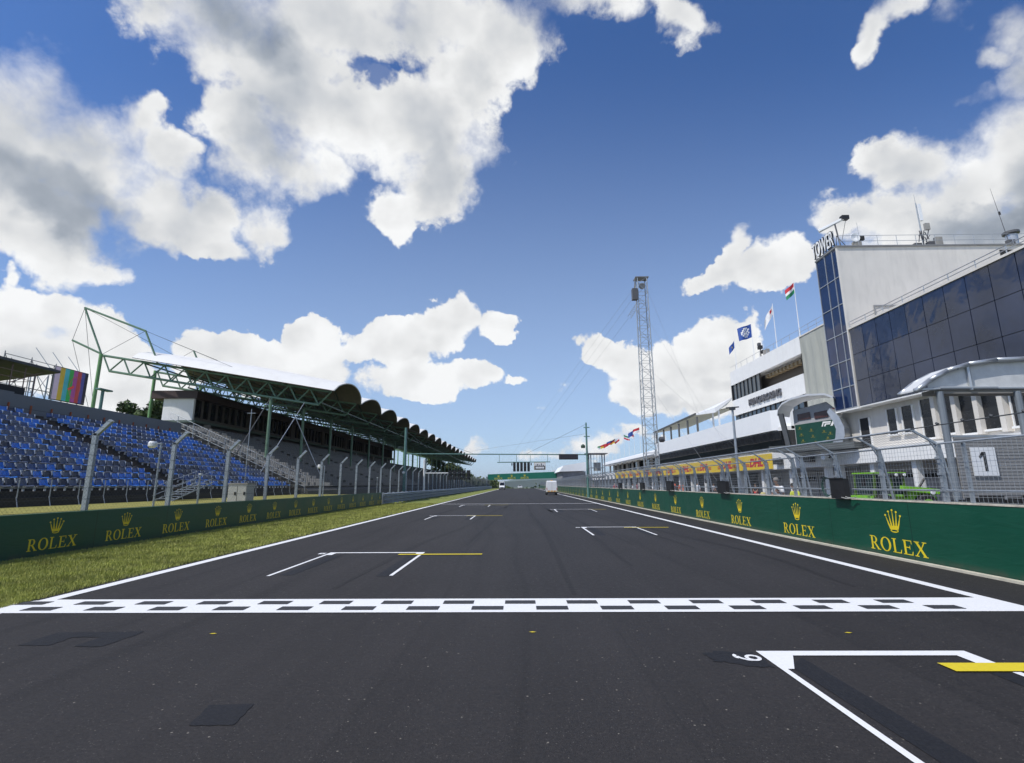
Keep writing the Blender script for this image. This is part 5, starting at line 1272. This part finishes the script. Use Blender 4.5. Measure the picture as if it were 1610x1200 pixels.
# ================================================================ podium
po = thing('podium', 'curved silver podium canopy with a green sponsor backdrop and two screens', 'podium', (26, 44, 4.6))
def arc_sheet(mb, c0, c1, z_of, th, n=14):
    pass
A = Vector((25.2, 46.8, 0)); Bp = Vector((27.6, 43.6, 0)); ex = (Bp-A).normalized(); L = (Bp-A).length; nr = Vector((ex.y, -ex.x, 0))
if nr.y > 0: nr = -nr
def pp(u, z, o=0.0): p = A+ex*(u*L)+nr*o; return (p.x, p.y, z)
def psolid(name, poly, o0, o1, m, parent=po):
    n = len(poly); mb = MB(); mb.add([pp(u, z, o0) for u, z in poly]+[pp(u, z, o1) for u, z in poly], [(k, (k+1) % n, n+(k+1) % n, n+k) for k in range(n)]+[tuple(range(n-1, -1, -1)), tuple(range(n, 2*n))]); return mb.build(name, m, parent)
psolid('back_wall', [(0, 5.0), (.98, 5.0), (1.04, 5.9), (1.0, 7.0), (.85, 8.2), (.72, 8.75), (0, 8.3)], 0, -.2, mat('podium_grey', (.33, .33, .34), .5), po)
bd = psolid('backdrop', [(.02, 5.1), (.80, 5.1), (.86, 5.8), (.86, 6.5), (.82, 7.15), (.02, 6.95)], .02, .05, mat('backdrop_green', (.0, .045, .028), .5))
for i, (u, z) in enumerate([(.12, 6.6), (.36, 6.35), (.62, 6.15), (.14, 6.0), (.38, 5.8), (.68, 5.55), (.16, 5.45), (.42, 5.25), (.74, 5.95), (.80, 6.5)][:9]):
    sheet(CROWNP, pp(u, z, .05), ex, (0, 0, 1), nr, .16, .13, th=.01).build('small_crown', mat('shaded_yellow', (.30, .24, .02), .6), bd); sheet(WORDP, pp(u-.045, z-.09, .05), ex, (0, 0, 1), nr, .36/WORDW, .07, th=.01).build('small_lettering', mat('shaded_yellow', (0, 0, 0)), bd)  # logo yellow darkened, shadow on the backdrop put into the colour
sheet([[(0, 0), (.12, 0), (.2, .28), (.75, .28), (.82, .42), (.15, .42)], [(.2, .0), (.32, 0), (.4, .14), (.7, .14), (.76, .24), (.3, .24)], [(.72, 0), (.9, 0), (1.12, .42), (.94, .42)]], pp(.58, 6.62, .05), ex, (0, 0, 1), nr, 1, 1, th=.012, step=.003).build('white_logo', FW, bd)
for u0, u1 in ((.10, .38), (.46, .74)): psolid('screen', [(u0, 7.35), (u1, 7.42), (u1-.01, 8.02), (u0, 7.90)], .03, .08, mat('screen_dark', (.05, .015, .012), .15))
psolid('red_logo', [(.80, 7.9), (.92, 7.95), (.90, 8.15), (.80, 8.1)], .01, .04, mat('logo_red', (.45, .02, .02), .5))
sidep = [(.86, 5.0), (1.05, 5.0), (1.12, 5.6), (1.13, 6.3), (1.06, 7.2), (.90, 8.0), (.84, 7.7), (.93, 6.9), (.97, 6.2), (.94, 5.5)]
psolid('curved_side_fin', sidep, .05, 1.2, SILV)
arc = [(-.20, 8.0), (-.17, 8.5), (-.07, 8.95), (.15, 9.3), (.5, 9.45), (.85, 9.3), (1.0, 8.95)]
psolid('canopy_roof', arc+[(u, z-.16) for u, z in arc[::-1]], -1.0, 1.3, mat('podium_silver', (.55, .56, .57), .4, .3, .05, 2))
psolid('side_leg', [(-.20, 8.0), (-.10, 8.0), (.0, 5.0), (-.10, 5.0)], .9, 1.15, mat('podium_dark', (.07, .075, .08), .5))
psolid('dark_side_wall', [(1.1, 5.0), (1.5, 5.0), (1.5, 7.4), (1.2, 9.0), (1.0, 9.0), (1.16, 6.2)], -.5, -1.6, BGLASS)
psolid('deck', [(-.3, 4.5), (1.4, 4.5), (1.4, 5.0), (-.3, 5.0)], -1.5, 2.6, mat('podium_deck', (.09, .1, .1), .6))
# ================================================================ lattice camera mast
lm = thing('lattice_mast', 'tall grey lattice steel mast with a small boom near its top', 'mast', (14.1, 55, 0))
mb = MB()
cx, cy, hb, ht, H_ = 14.1, 55.0, .68, .53, 24.8
def hw(z): return hb+(ht-hb)*z/H_
cor = [(-1, -1), (1, -1), (1, 1), (-1, 1)]
for sx, sy in cor: mb.bar((cx+sx*hb, cy+sy*hb, 0), (cx+sx*ht, cy+sy*ht, H_), .05, 6)
mb.build('chords', GALV, lm); mb = MB(); z = 0; i = 0
while z < H_-.5:
    h0, h1 = hw(z), hw(z+1.0)
    for k in range(4):
        a, b = cor[k], cor[(k+1) % 4]
        mb.bar((cx+a[0]*h0, cy+a[1]*h0, z), (cx+b[0]*h0, cy+b[1]*h0, z), .024, 4)
        p, q2 = (a, b) if i % 2 == 0 else (b, a)
        mb.bar((cx+p[0]*h0, cy+p[1]*h0, z), (cx+q2[0]*h1, cy+q2[1]*h1, min(z+1.0, H_)), .022, 4)
    z += 1.0; i += 1
mb.build('lattice_bracing', mat('lattice_light', (.34, .36, .38), .4, .3), lm)
mb = MB(); mb.box(cx-.75, cx+.75, cy-.6, cy+.6, H_-.05, H_+.05); mb.lathe([(.35, -.1), (.35, .1)], (cx, cy-.3, H_-1.0), 14, 'y'); mb.bar((cx-.7, cy-.3, H_+.1), (cx-.9, cy-.3, H_-1.6), .06, 5); mb.box(cx-.8, cx-.5, cy-.6, cy, H_-2.2, H_-1.6); mb.build('head_gear', mat('gear_grey', (.20, .20, .2), .5, .3), lm)
mb = MB(); q0, q1 = Vector((13.55, 54.6, 21.7)), Vector((12.35, 54.0, 19.9))
for dx, dz in ((-.16, .1), (.16, -.1)):
    for dy in (-.16, .16): mb.bar(q0+Vector((dx, dy, dz)), q1+Vector((dx, dy, dz)), .028, 4)
for k in range(8):
    a = q0.lerp(q1, k/8); b = q0.lerp(q1, (k+1)/8); mb.bar(a+Vector((-.16, -.16, .1)), b+Vector((.16, -.16, -.1)), .018, 3); mb.bar(a+Vector((.16, -.16, -.1)), a+Vector((-.16, -.16, .1)), .018, 3)
mb.build('boom', GALV, lm); MB().box(12.9, 13.5, 54.3, 54.9, 22.1, 23.4).build('boom_winch', mat('fitting_grey', (0,0,0)), lm)
mb = MB()
for a, b in (((13.5, 54.5, 24), (-6, 150, 5.0)), ((12.9, 54.3, 22.2), (-4, 150, 4.5)), ((12.35, 54, 19.9), (-3, 150, 4.2)), ((14.6, 55, 24), (26.2, 72, 9.2)), ((14.6, 55, 20), (26.2, 66, 7.2)), ((14.6, 55, 14), (26.0, 60, 5.2)), ((14.6, 55, 12), (21, 52, 0))): mb.bar(a, b, .009, 3)
mb.build('guy_wires', mat('guy_grey', (.45, .47, .5), .5), lm)
MB().lathe([(.1, -.3), (.3, -.2), (.3, .2), (.1, .3)], (15.2, 54.6, 6.4), 10, 'x').build('side_lamp', mat('fitting_grey', (0,0,0)), lm)
MB().box(12.9, 15.4, 53.9, 56.2, 3.2, 3.3).box(12.9, 13.0, 53.9, 54, 0, 3.2).box(15.3, 15.4, 53.9, 54, 0, 3.2).build('base_platform', GALV, lm)

# ================================================================ vehicles
TYRE = mat('tyre', (.015, .015, .016), .8); RIMM = mat('wheel_rim', (.35, .36, .37), .4, .5)
def wheel(t, x, y, r, w, axis='x', rim=RIMM):
    o = MB().lathe([(r*.55, -w/2), (r*.93, -w/2), (r, -w*.3), (r, w*.3), (r*.93, w/2), (r*.55, w/2)], (x, y, r), 18, axis).build('wheel', TYRE, t)
    MB().lathe([(r*.12, -w/2-.015), (r*.56, -w/2-.005), (r*.56, w/2+.005), (r*.12, w/2+.015)], (x, y, r), 14, axis).build('rim', rim, o)
def van(x, y, label, front=True, h=2.35, w=1.92, z0=0.0, L=4.6):
    """front=True shows its nose to the viewer"""
    d = 1 if front else -1
    t = thing('parked_van' if front else 'service_van', label, 'van', (x, y, z0)); VW = mat('van_white', (.80, .81, .82), .3, 0, .02, 1)
    yb = y+(L if front else 0.0)
    def Y(a): return y+a if front else y+L-a     # a measured from the nose
    hw = w/2; P = [(0, .45, hw*.86), (0.02, .95, hw*.88), (.95, 1.18, hw*.93), (1.7, h-.12, hw*.80), (2.1, h, hw*.84), (L-.15, h, hw*.84), (L-.02, h-.12, hw*.86), (L, 1.2, hw*.97), (L, .42, hw*.97)]
    vs = []; n = len(P)
    for s in (-1, 1):
        for a, z, q in P: vs.append((x+s*q, Y(a), z0+z))
    mid = [(x+s*hw, Y(a), z0+z) for s in (-1, 1) for a, z in ((.5, .9), (L-.4, 1.0))]
    fs = [tuple(range(n-1, -1, -1)), tuple(range(n, 2*n))]+[(k, (k+1) % n, n+(k+1) % n, n+k) for k in range(n)]
    b = MB().add(vs, fs).build('body', VW, t)
    bv = b.modifiers.new('bevel', 'BEVEL'); bv.width = .07; bv.segments = 2
    if front:
        MB().add([(x-hw*.84, Y(1.0)-.012, z0+1.24), (x+hw*.84, Y(1.0)-.012, z0+1.24), (x+hw*.74, Y(1.62)-.012, z0+h-.2), (x-hw*.74, Y(1.62)-.012, z0+h-.2)], [(0, 1, 2, 3)]).build('windscreen', WGLASS, t)
        MB().box(x-.5, x+.5, y-.03, y, z0+.62, z0+.85).build('grille', BLACK, t); MB().box(x-hw*.9, x+hw*.9, y-.06, y+.02, z0+.28, z0+.52).build('bumper', DARK, t)
        for s in (-1, 1): MB().box(x+s*.68-.14, x+s*.68+.14, y-.03, y+.02, z0+.70, z0+.92).build('headlight', mat('headlight', (.6, .6, .6), .1), t); MB().box(x+s*(hw+.14)-.09, x+s*(hw+.14)+.09, Y(1.2), Y(1.3), z0+1.25, z0+1.6).build('mirror', BLACK, t)
    else:
        MB().box(x-hw*.97, x+hw*.97, y-.06, y+.02, z0+.25, z0+.50).build('bumper', DARK, t)
        for k in range(7): MB().box(x-.88+.252*k, x-.88+.252*k+.235, y-.015, y-.005, z0+.52, z0+.74).build('warning_stripe', mat('stripe_orange', (.70, .30, .05), .5) if k % 2 else mat('stripe_pale', (.7, .62, .4), .5), t)
        MB().box(x-.006, x+.006, y-.012, y, z0+.8, z0+h-.2).build('door_gap', DARK, t)
        for s in (-1, 1): MB().box(x+s*.85-.05, x+s*.85+.05, y-.02, y, z0+.8, z0+1.2).build('tail_light', mat('tail_red', (.4, .02, .02), .3), t)
        MB().box(x-.2, x+.2, Y(L)-.02+.3, Y(L)+.5, z0+h, z0+h+.12).build('beacon', mat('beacon_amber', (.7, .4, .05), .3), t)
    for s in (-1, 1):
        for a in (.8, L-.9): 
            o = None; wheel(t, x+s*(hw-.14), Y(a), .34, .22)
van(5.5, 88, 'white van driving away at the right edge line with orange rear stripes', False)
van(-6.0, 178, 'white high van facing the camera at the left edge of the far track', True, 2.7, 2.0)
ct = thing('distant_car', 'tiny white car on the crest left of the far track centre', 'car', (-.3, 262, gz(262)))
zc = gz(262)
o = MB().prism([(-1.2, zc+.35), (-1.2, zc+1.0), (-.75, zc+1.15), (-.6, zc+1.62), (.6, zc+1.62), (.75, zc+1.15), (1.2, zc+1.0), (1.2, zc+.35)], 'y', 262, 266).build('body', mat('van_white', (0,0,0)), ct)
MB().prism([(-.62, zc+1.18), (-.52, zc+1.55), (.52, zc+1.55), (.62, zc+1.18)], 'y', 261.97, 262).build('windscreen', WGLASS, ct)
ct.location.x = 0
for s in (-.9, .9): MB().lathe([(.33, -.1), (.33, .1)], (s, 262.8, zc+.33), 12, 'x').build('wheel', TYRE, ct)
# lime green telehandler
tk = thing('telehandler', 'lime green loader with a glass cab parked in the pit lane', 'loader', (20.8, 29.5, 0))
LIME = mat('lime_paint', (.20, .50, .02), .35, 0, .06, 2)
MB().prism([(19.4, .75), (19.4, 1.05), (20.2, 1.15), (21.3, 1.2), (21.5, 1.45), (22.6, 1.5), (22.9, 1.35), (22.95, .8), (22.4, .65)], 'y', 29.0, 30.9).build('body', LIME, tk)
MB().prism([(20.95, 1.35), (22.9, 1.15), (22.95, 1.42), (21.0, 1.62)], 'y', 28.7, 28.98).build('boom_arm', LIME, tk)
cf = MB()
for (x, y) in ((19.55, 28.95), (19.55, 30.6), (21.25, 28.95), (21.25, 30.6), (20.55, 28.95)): cf.bar((x, y, 1.0), (x+(.12 if x < 20 else -.05), y, 2.28), .07, 4)
cf.bar((19.55, 28.95, 1.0), (21.25, 28.95, 1.0), .05, 4).bar((19.55, 30.6, 1.0), (21.25, 30.6, 1.0), .05, 4).bar((19.55, 28.95, 1.0), (19.55, 30.6, 1.0), .05, 4)
cf.build('cab_frame', mat('cab_frame_dark', (.07, .13, .02), .5), tk)
MB().box(19.55, 21.35, 28.85, 30.7, 2.28, 2.35).build('cab_roof', LIME, tk); MB().box(20.1, 21.3, 28.82, 28.86, 2.10, 2.30).build('roof_visor', BLACK, tk)
MB().box(19.65, 21.15, 29.0, 29.03, 1.15, 2.25).box(19.62, 19.65, 29.0, 30.5, 1.15, 2.25).build('cab_glass', mat('cab_glass', (.03, .045, .05), .05), tk)
MB().box(20.2, 20.8, 29.6, 30.1, 1.1, 1.9).build('seat', mat('seat_navy', (0,0,0)), tk)
for x in (20.15, 20.75, 21.2): MB().lathe([(.07, 0), (.09, -.06), (.05, -.08)], (x, 28.82, 2.2), 10, 'y').build('work_lamp', PWHITE, tk)
MB().box(19.0, 19.12, 28.9, 29.1, 1.6, 2.1).bar((19.1, 29, 1.85), (19.5, 29, 2.1), .03, 4).build('mirror', BLACK, tk)
MB().bar((22.0, 28.9, 1.55), (22.35, 28.9, 2.0), .07, 6).build('exhaust', BLACK, tk)
MB().lathe([(.12, 0), (.14, -.05), (.1, -.07)], (22.5, 28.68, 1.25), 10, 'y').build('headlight', PWHITE, tk)
for x in (19.95, 22.2):
    for y in (28.85, 30.8): wheel(tk, x, y, .58, .38, 'y', LIME)
# ================================================================ people
def skin(verts, edges, rad, m, name, parent, root=0, lvl=1):
    me = bpy.data.meshes.new('s'); me.from_pydata(verts, edges, []); ob = bpy.data.objects.new('s', me); COL.objects.link(ob)
    md = ob.modifiers.new('k', 'SKIN'); md.use_smooth_shade = True; sd = ob.modifiers.new('d', 'SUBSURF'); sd.levels = lvl
    for i, v in enumerate(me.skin_vertices[0].data): r = rad[i]; v.radius = (r, r) if not isinstance(r, tuple) else r; v.use_root = (i == root)
    dg = bpy.context.evaluated_depsgraph_get(); dg.update(); e = bpy.data.meshes.new_from_object(ob.evaluated_get(dg)); bpy.data.objects.remove(ob); bpy.data.meshes.remove(me)
    e.name = name; e.materials.clear(); e.materials.append(m); e.polygons.foreach_set('use_smooth', [True]*len(e.polygons))
    o = bpy.data.objects.new(name, e); COL.objects.link(o); o.parent = parent; return o
SKINM = mat('skin_tone', (.36, .20, .13), .6, 0, .05, 6)
def person(x, y, z0, yaw, label, shirt, trou, hair, lean=0.10, arms=(60, 60), group=None, s=1.0, cap=None, hand_dy=.0):
    t = thing('person', label, 'person', (x, y, z0), group); t.rotation_euler = (0, 0, yaw); t.scale = (s, s, s)
    # local frame: faces -y; z up
    L = lean; sh = (0, -L*.9, 1.44)
    V_ = {}; vs = []; es = []; rd = []
    def a(n, p, r, fr=None):
        V_[n] = len(vs); vs.append(p); rd.append(r)
        if fr: es.append((V_[fr], V_[n]))
    a('pel', (0, 0, .96), (.155, .115)); a('wai', (0, -L*.3, 1.12), (.135, .10), 'pel'); a('che', (0, -L*.7, 1.30), (.165, .115), 'wai'); a('nek', (0, -L*.95, 1.47), .062, 'che'); a('nk2', (0, -L*1.1-.01, 1.54), .055, 'nek')
    a('hd1', (0, -L*1.15-.025, 1.61), (.070, .082), 'nk2'); a('hd2', (0, -L*1.2-.01, 1.69), (.076, .096), 'hd1'); a('hd3', (0, -L*1.2, 1.745), (.055, .07), 'hd2')
    for q, sx, ang in (('l', -1, arms[0]), ('r', 1, arms[1])):
        a(q+'sh', (sx*.17, -L*.85, 1.405), .062, 'che'); a(q+'el', (sx*.235, -L*.85-.04, 1.13), .044, q+'sh')
        t_ = math.radians(ang); wx = sx*(.235-.10*math.sin(t_)); wy = -L*.85-.04-.25*math.sin(t_); wz = 1.13-.25*math.cos(t_)
        a(q+'wr', (wx, wy, wz), .028, q+'el'); dv = Vector((-sx*.05, -math.sin(t_), -math.cos(t_))).normalized(); up = Vector((sx, 0, 0))
        pm = Vector((wx, wy, wz))+dv*.055; a(q+'pa', tuple(pm), (.036, .020), q+'wr')
        side = dv.cross(up).normalized()
        for fi, (off, ln) in enumerate(((-.026, .060), (-.009, .070), (.009, .066), (.026, .050))):
            b0 = pm+dv*.035+side*off; b1 = b0+dv*ln*.55-up*.006; b2 = b1+dv*ln*.5-up*.018
            a('%sf%da' % (q, fi), tuple(b0), .0105, q+'pa'); a('%sf%db' % (q, fi), tuple(b1), .0095, '%sf%da' % (q, fi)); a('%sf%dc' % (q, fi), tuple(b2), .0085, '%sf%db' % (q, fi))
        th = pm-dv*.015-side*.034; a(q+'t1', tuple(th), .011, q+'pa'); a(q+'t2', tuple(th+dv*.03-side*.018), .0095, q+'t1')
        a(q+'hp', (sx*.09, 0, .88), .095, 'pel'); a(q+'kn', (sx*.10, -.02, .50), .062, q+'hp'); a(q+'an', (sx*.10, .02, .09), .040, q+'kn'); a(q+'to', (sx*.11, -.13, .045), .038, q+'an')
    skin(vs, es, rd, SKINM, 'body', t)
    g = lambda n, k=1.0, e=.012: tuple(x_*k+e for x_ in (rd[V_[n]] if isinstance(rd[V_[n]], tuple) else (rd[V_[n]],)*2))
    def sub(names, edges, k, m, nm, ext=.014, over={}):
        P = [Vector(vs[V_[n]]) if n not in over else Vector(over[n]) for n in names]; ix = {n: i for i, n in enumerate(names)}
        return skin([tuple(p) for p in P], [(ix[p], ix[q]) for p, q in edges], [g(n, k, ext) for n in names], m, nm, t)
    sub(['pel', 'wai', 'che', 'nek', 'lsh', 'rsh', 'lel', 'rel'], [('pel', 'wai'), ('wai', 'che'), ('che', 'nek'), ('che', 'lsh'), ('che', 'rsh'), ('lsh', 'lel'), ('rsh', 'rel')], 1.0, shirt, 'shirt', .02, {'lel': (Vector(vs[V_['lel']])*.8+Vector(vs[V_['lsh']])*.2), 'rel': (Vector(vs[V_['rel']])*.8+Vector(vs[V_['rsh']])*.2), 'nek': Vector(vs[V_['nek']])-Vector((0, 0, .03))})
    sub(['pel', 'lhp', 'rhp', 'lkn', 'rkn', 'lan', 'ran'], [('pel', 'lhp'), ('pel', 'rhp'), ('lhp', 'lkn'), ('rhp', 'rkn'), ('lkn', 'lan'), ('rkn', 'ran')], 1.0, trou, 'trousers', .018)
    for q in 'lr': sub([q+'an', q+'to'], [(q+'an', q+'to')], 1.05, BLACK, 'shoe', .01)
    hx, hy, hz = vs[V_['hd2']]
    o = MB().lathe([(.06, -.06), (.098, -.03), (.104, .02), (.092, .062), (.055, .092), (.01, .10)], (hx, hy+.018, hz), 14).build('cap' if cap else 'hair', cap or hair, None, smooth=True); o.parent = t
    if cap: o2 = MB().box(hx-.065, hx+.065, hy-.19, hy-.06, hz+.028, hz+.042).build('cap_peak', cap, None); o2.parent = o
    for e_ in (-1, 1):
        o = MB().lathe([(.002, -.012), (.012, -.006), (.013, .006), (.002, .012)], (hx+e_*.032, hy-.093, hz-.005), 8).build('eye', DARK, None); o.parent = t
        o = MB().lathe([(.004, -.03), (.016, -.015), (.02, .012), (.006, .03)], (hx+e_*.082, hy+.005, hz-.01), 8).build('ear', SKINM, None); o.parent = t
    o = MB().add([(hx-.014, hy-.092, hz-.04), (hx+.014, hy-.092, hz-.04), (hx, hy-.088, hz+.01), (hx, hy-.122, hz-.035)], [(0, 1, 3), (1, 2, 3), (2, 0, 3), (0, 2, 1)]).build('nose', SKINM, None); o.parent = t
    o = MB().box(hx-.024, hx+.024, hy-.094, hy-.088, hz-.066, hz-.058).build('mouth', mat('lip', (.22, .09, .07), .6), None); o.parent = t
    return t
SW = mat('shirt_white', (.74, .75, .77), .8, 0, .05, 12); SK = mat('cloth_black', (.02, .02, .025), .8); SO = mat('shirt_orange', (.75, .13, .04), .8); SY = mat('vest_yellow', (.62, .68, .06), .7); NV_ = mat('cloth_navy', (.02, .03, .07), .8); JN = mat('cloth_blue', (.08, .13, .22), .8); SR_ = mat('shirt_red', (.5, .02, .03), .8)
HG = mat('hair_grey', (.20, .185, .17), .8, 0, .2, 40); HD = mat('hair_dark', (.02, .016, .012), .7, 0, .2, 40)
person(10.05, 20.1, .22, math.radians(-62), 'grey-haired man in a white short-sleeved shirt bending over the pit wall', SW, NV_, HG, .22, (75, 80))
person(10.75, 20.3, 0.05, math.radians(-80), 'dark-haired person in a yellow vest half hidden behind a fence post', SY, NV_, HD, .12, (30, 30), s=.98)
person(9.75, 21.0, -.35, math.radians(150), 'person in a yellow cap seen only as a head left of the white-shirted man', SK, NV_, HD, .05, (20, 20), cap=mat('cap_yellow', (.75, .62, .22), .7))
crew = [(11.6, 37.0, 0.22, 200, SO, JN, HD, SW, 'person in an orange top and white cap leaning near the third black box', .2),
        (11.3, 33.4, 0.22, 100, SW, SK, HD, None, 'person in a white shirt looking down right of the orange clad worker', .12),
        (13.0, 44.0, .3, 170, SO, SW, HD, None, 'worker in an orange top climbing beside the lattice mast', .3),
        (12.2, 47.5, 0.1, 30, SW, SK, HD, None, 'small figure in white near the foot of the lattice mast', .1),
        (11.0, 49.0, 0.22, 80, SR_, SK, HD, None, 'small figure in a red top behind the far pit fence', .1),
        (12.5, 57.0, 0.1, 240, SW, NV_, HD, None, 'small figure in a white top beyond the lattice mast', .05),
        (11.2, 61.0, 0.22, 10, SR_, SW, HD, None, 'small figure in red and white close to the timing cabin', .05),
        (23.5, 52.0, 0.0, 300, SK, SR_, HD, None, 'figure in black and red standing before the garage columns', .05),
        (11.0, 78.0, 0.22, 50, SO, SK, HD, None, 'tiny orange figure behind the fence past the gantry mast', .05),
        (24.5, 66.0, 0.0, 20, SW, SK, HD, None, 'figure in a white shirt before the open dark garages', .05)]
for (x, y, z, a_, sh_, tr__, hr, cp, lab, ln) in crew: person(x, y, z, math.radians(a_), lab, sh_, tr__, hr, ln, (50, 35), 'people along the pit wall', cap=cp)
# light stands and equipment along the pit wall
def tripod(x, y, h, lab):
    t = thing('equipment_stand', lab, 'stand', (x, y, 0), 'equipment stands in the pit lane')
    mb = MB()
    for k in range(3): mb.bar((x, y, h*.55), (x+.4*math.cos(k*2.1), y+.4*math.sin(k*2.1), 0), .02, 5)
    mb.bar((x, y, h*.5), (x, y, h), .025, 5); mb.build('legs', GALV, t); MB().box(x-.22, x+.22, y-.15, y+.15, h, h+.35).build('head', BLACK, t)
tripod(12.1, 29.5, 1.7, 'black instrument on a tripod between the two nearest lit columns')
tripod(14.5, 40.0, 1.8, 'black instrument on a tripod left of the orange clad worker')
th_ = thing('horn_speaker', 'small white horn loudspeaker under the deck above the garages', 'loudspeaker', (26, 43.0, 3.7))
MB().lathe([(.05, .35), (.09, .1), (.30, -.2), (.28, -.2), (.06, .1)], (25.6, 43.3, 3.95), 12, 'x').build('horn', PWHITE, th_); MB().box(25.9, 26.0, 43.2, 43.4, 3.8, 4.2).build('bracket', DARK, th_)
for y, lab in ((51.5, 'dark floodlight hung under the deck just right of the yellow banner'), (46.0, 'larger dark floodlight pair under the deck beside the podium')):
    t = thing('floodlight', lab, 'floodlight', (25.8, y, 3.9), 'floodlights under the pit deck'); MB().box(25.5, 25.9, y-.6, y+.6, 3.6, 4.2).build('housing', BLACK, t); MB().box(25.9, 26.0, y-.1, y+.1, 3.7, 4.3).build('bracket', GALV, t)

# ================================================================ air
hz = MB().box(-9400, 9400, -75, 9400, -90, 130).build('haze', None, kind='stuff', label='thin summer haze filling the air along the straight', cat='haze')
hz.data.materials.clear(); hm_ = bpy.data.materials.new('haze_air'); hm_.use_nodes = True; t_ = hm_.node_tree; t_.nodes.clear()
pv = t_.nodes.new('ShaderNodeVolumePrincipled'); pv.inputs['Color'].default_value = (.86, .93, 1, 1); pv.inputs['Density'].default_value = 0.00009; pv.inputs['Anisotropy'].default_value = 0.2
ou = t_.nodes.new('ShaderNodeOutputMaterial'); t_.links.new(pv.outputs[0], ou.inputs['Volume']); hz.data.materials.append(hm_)
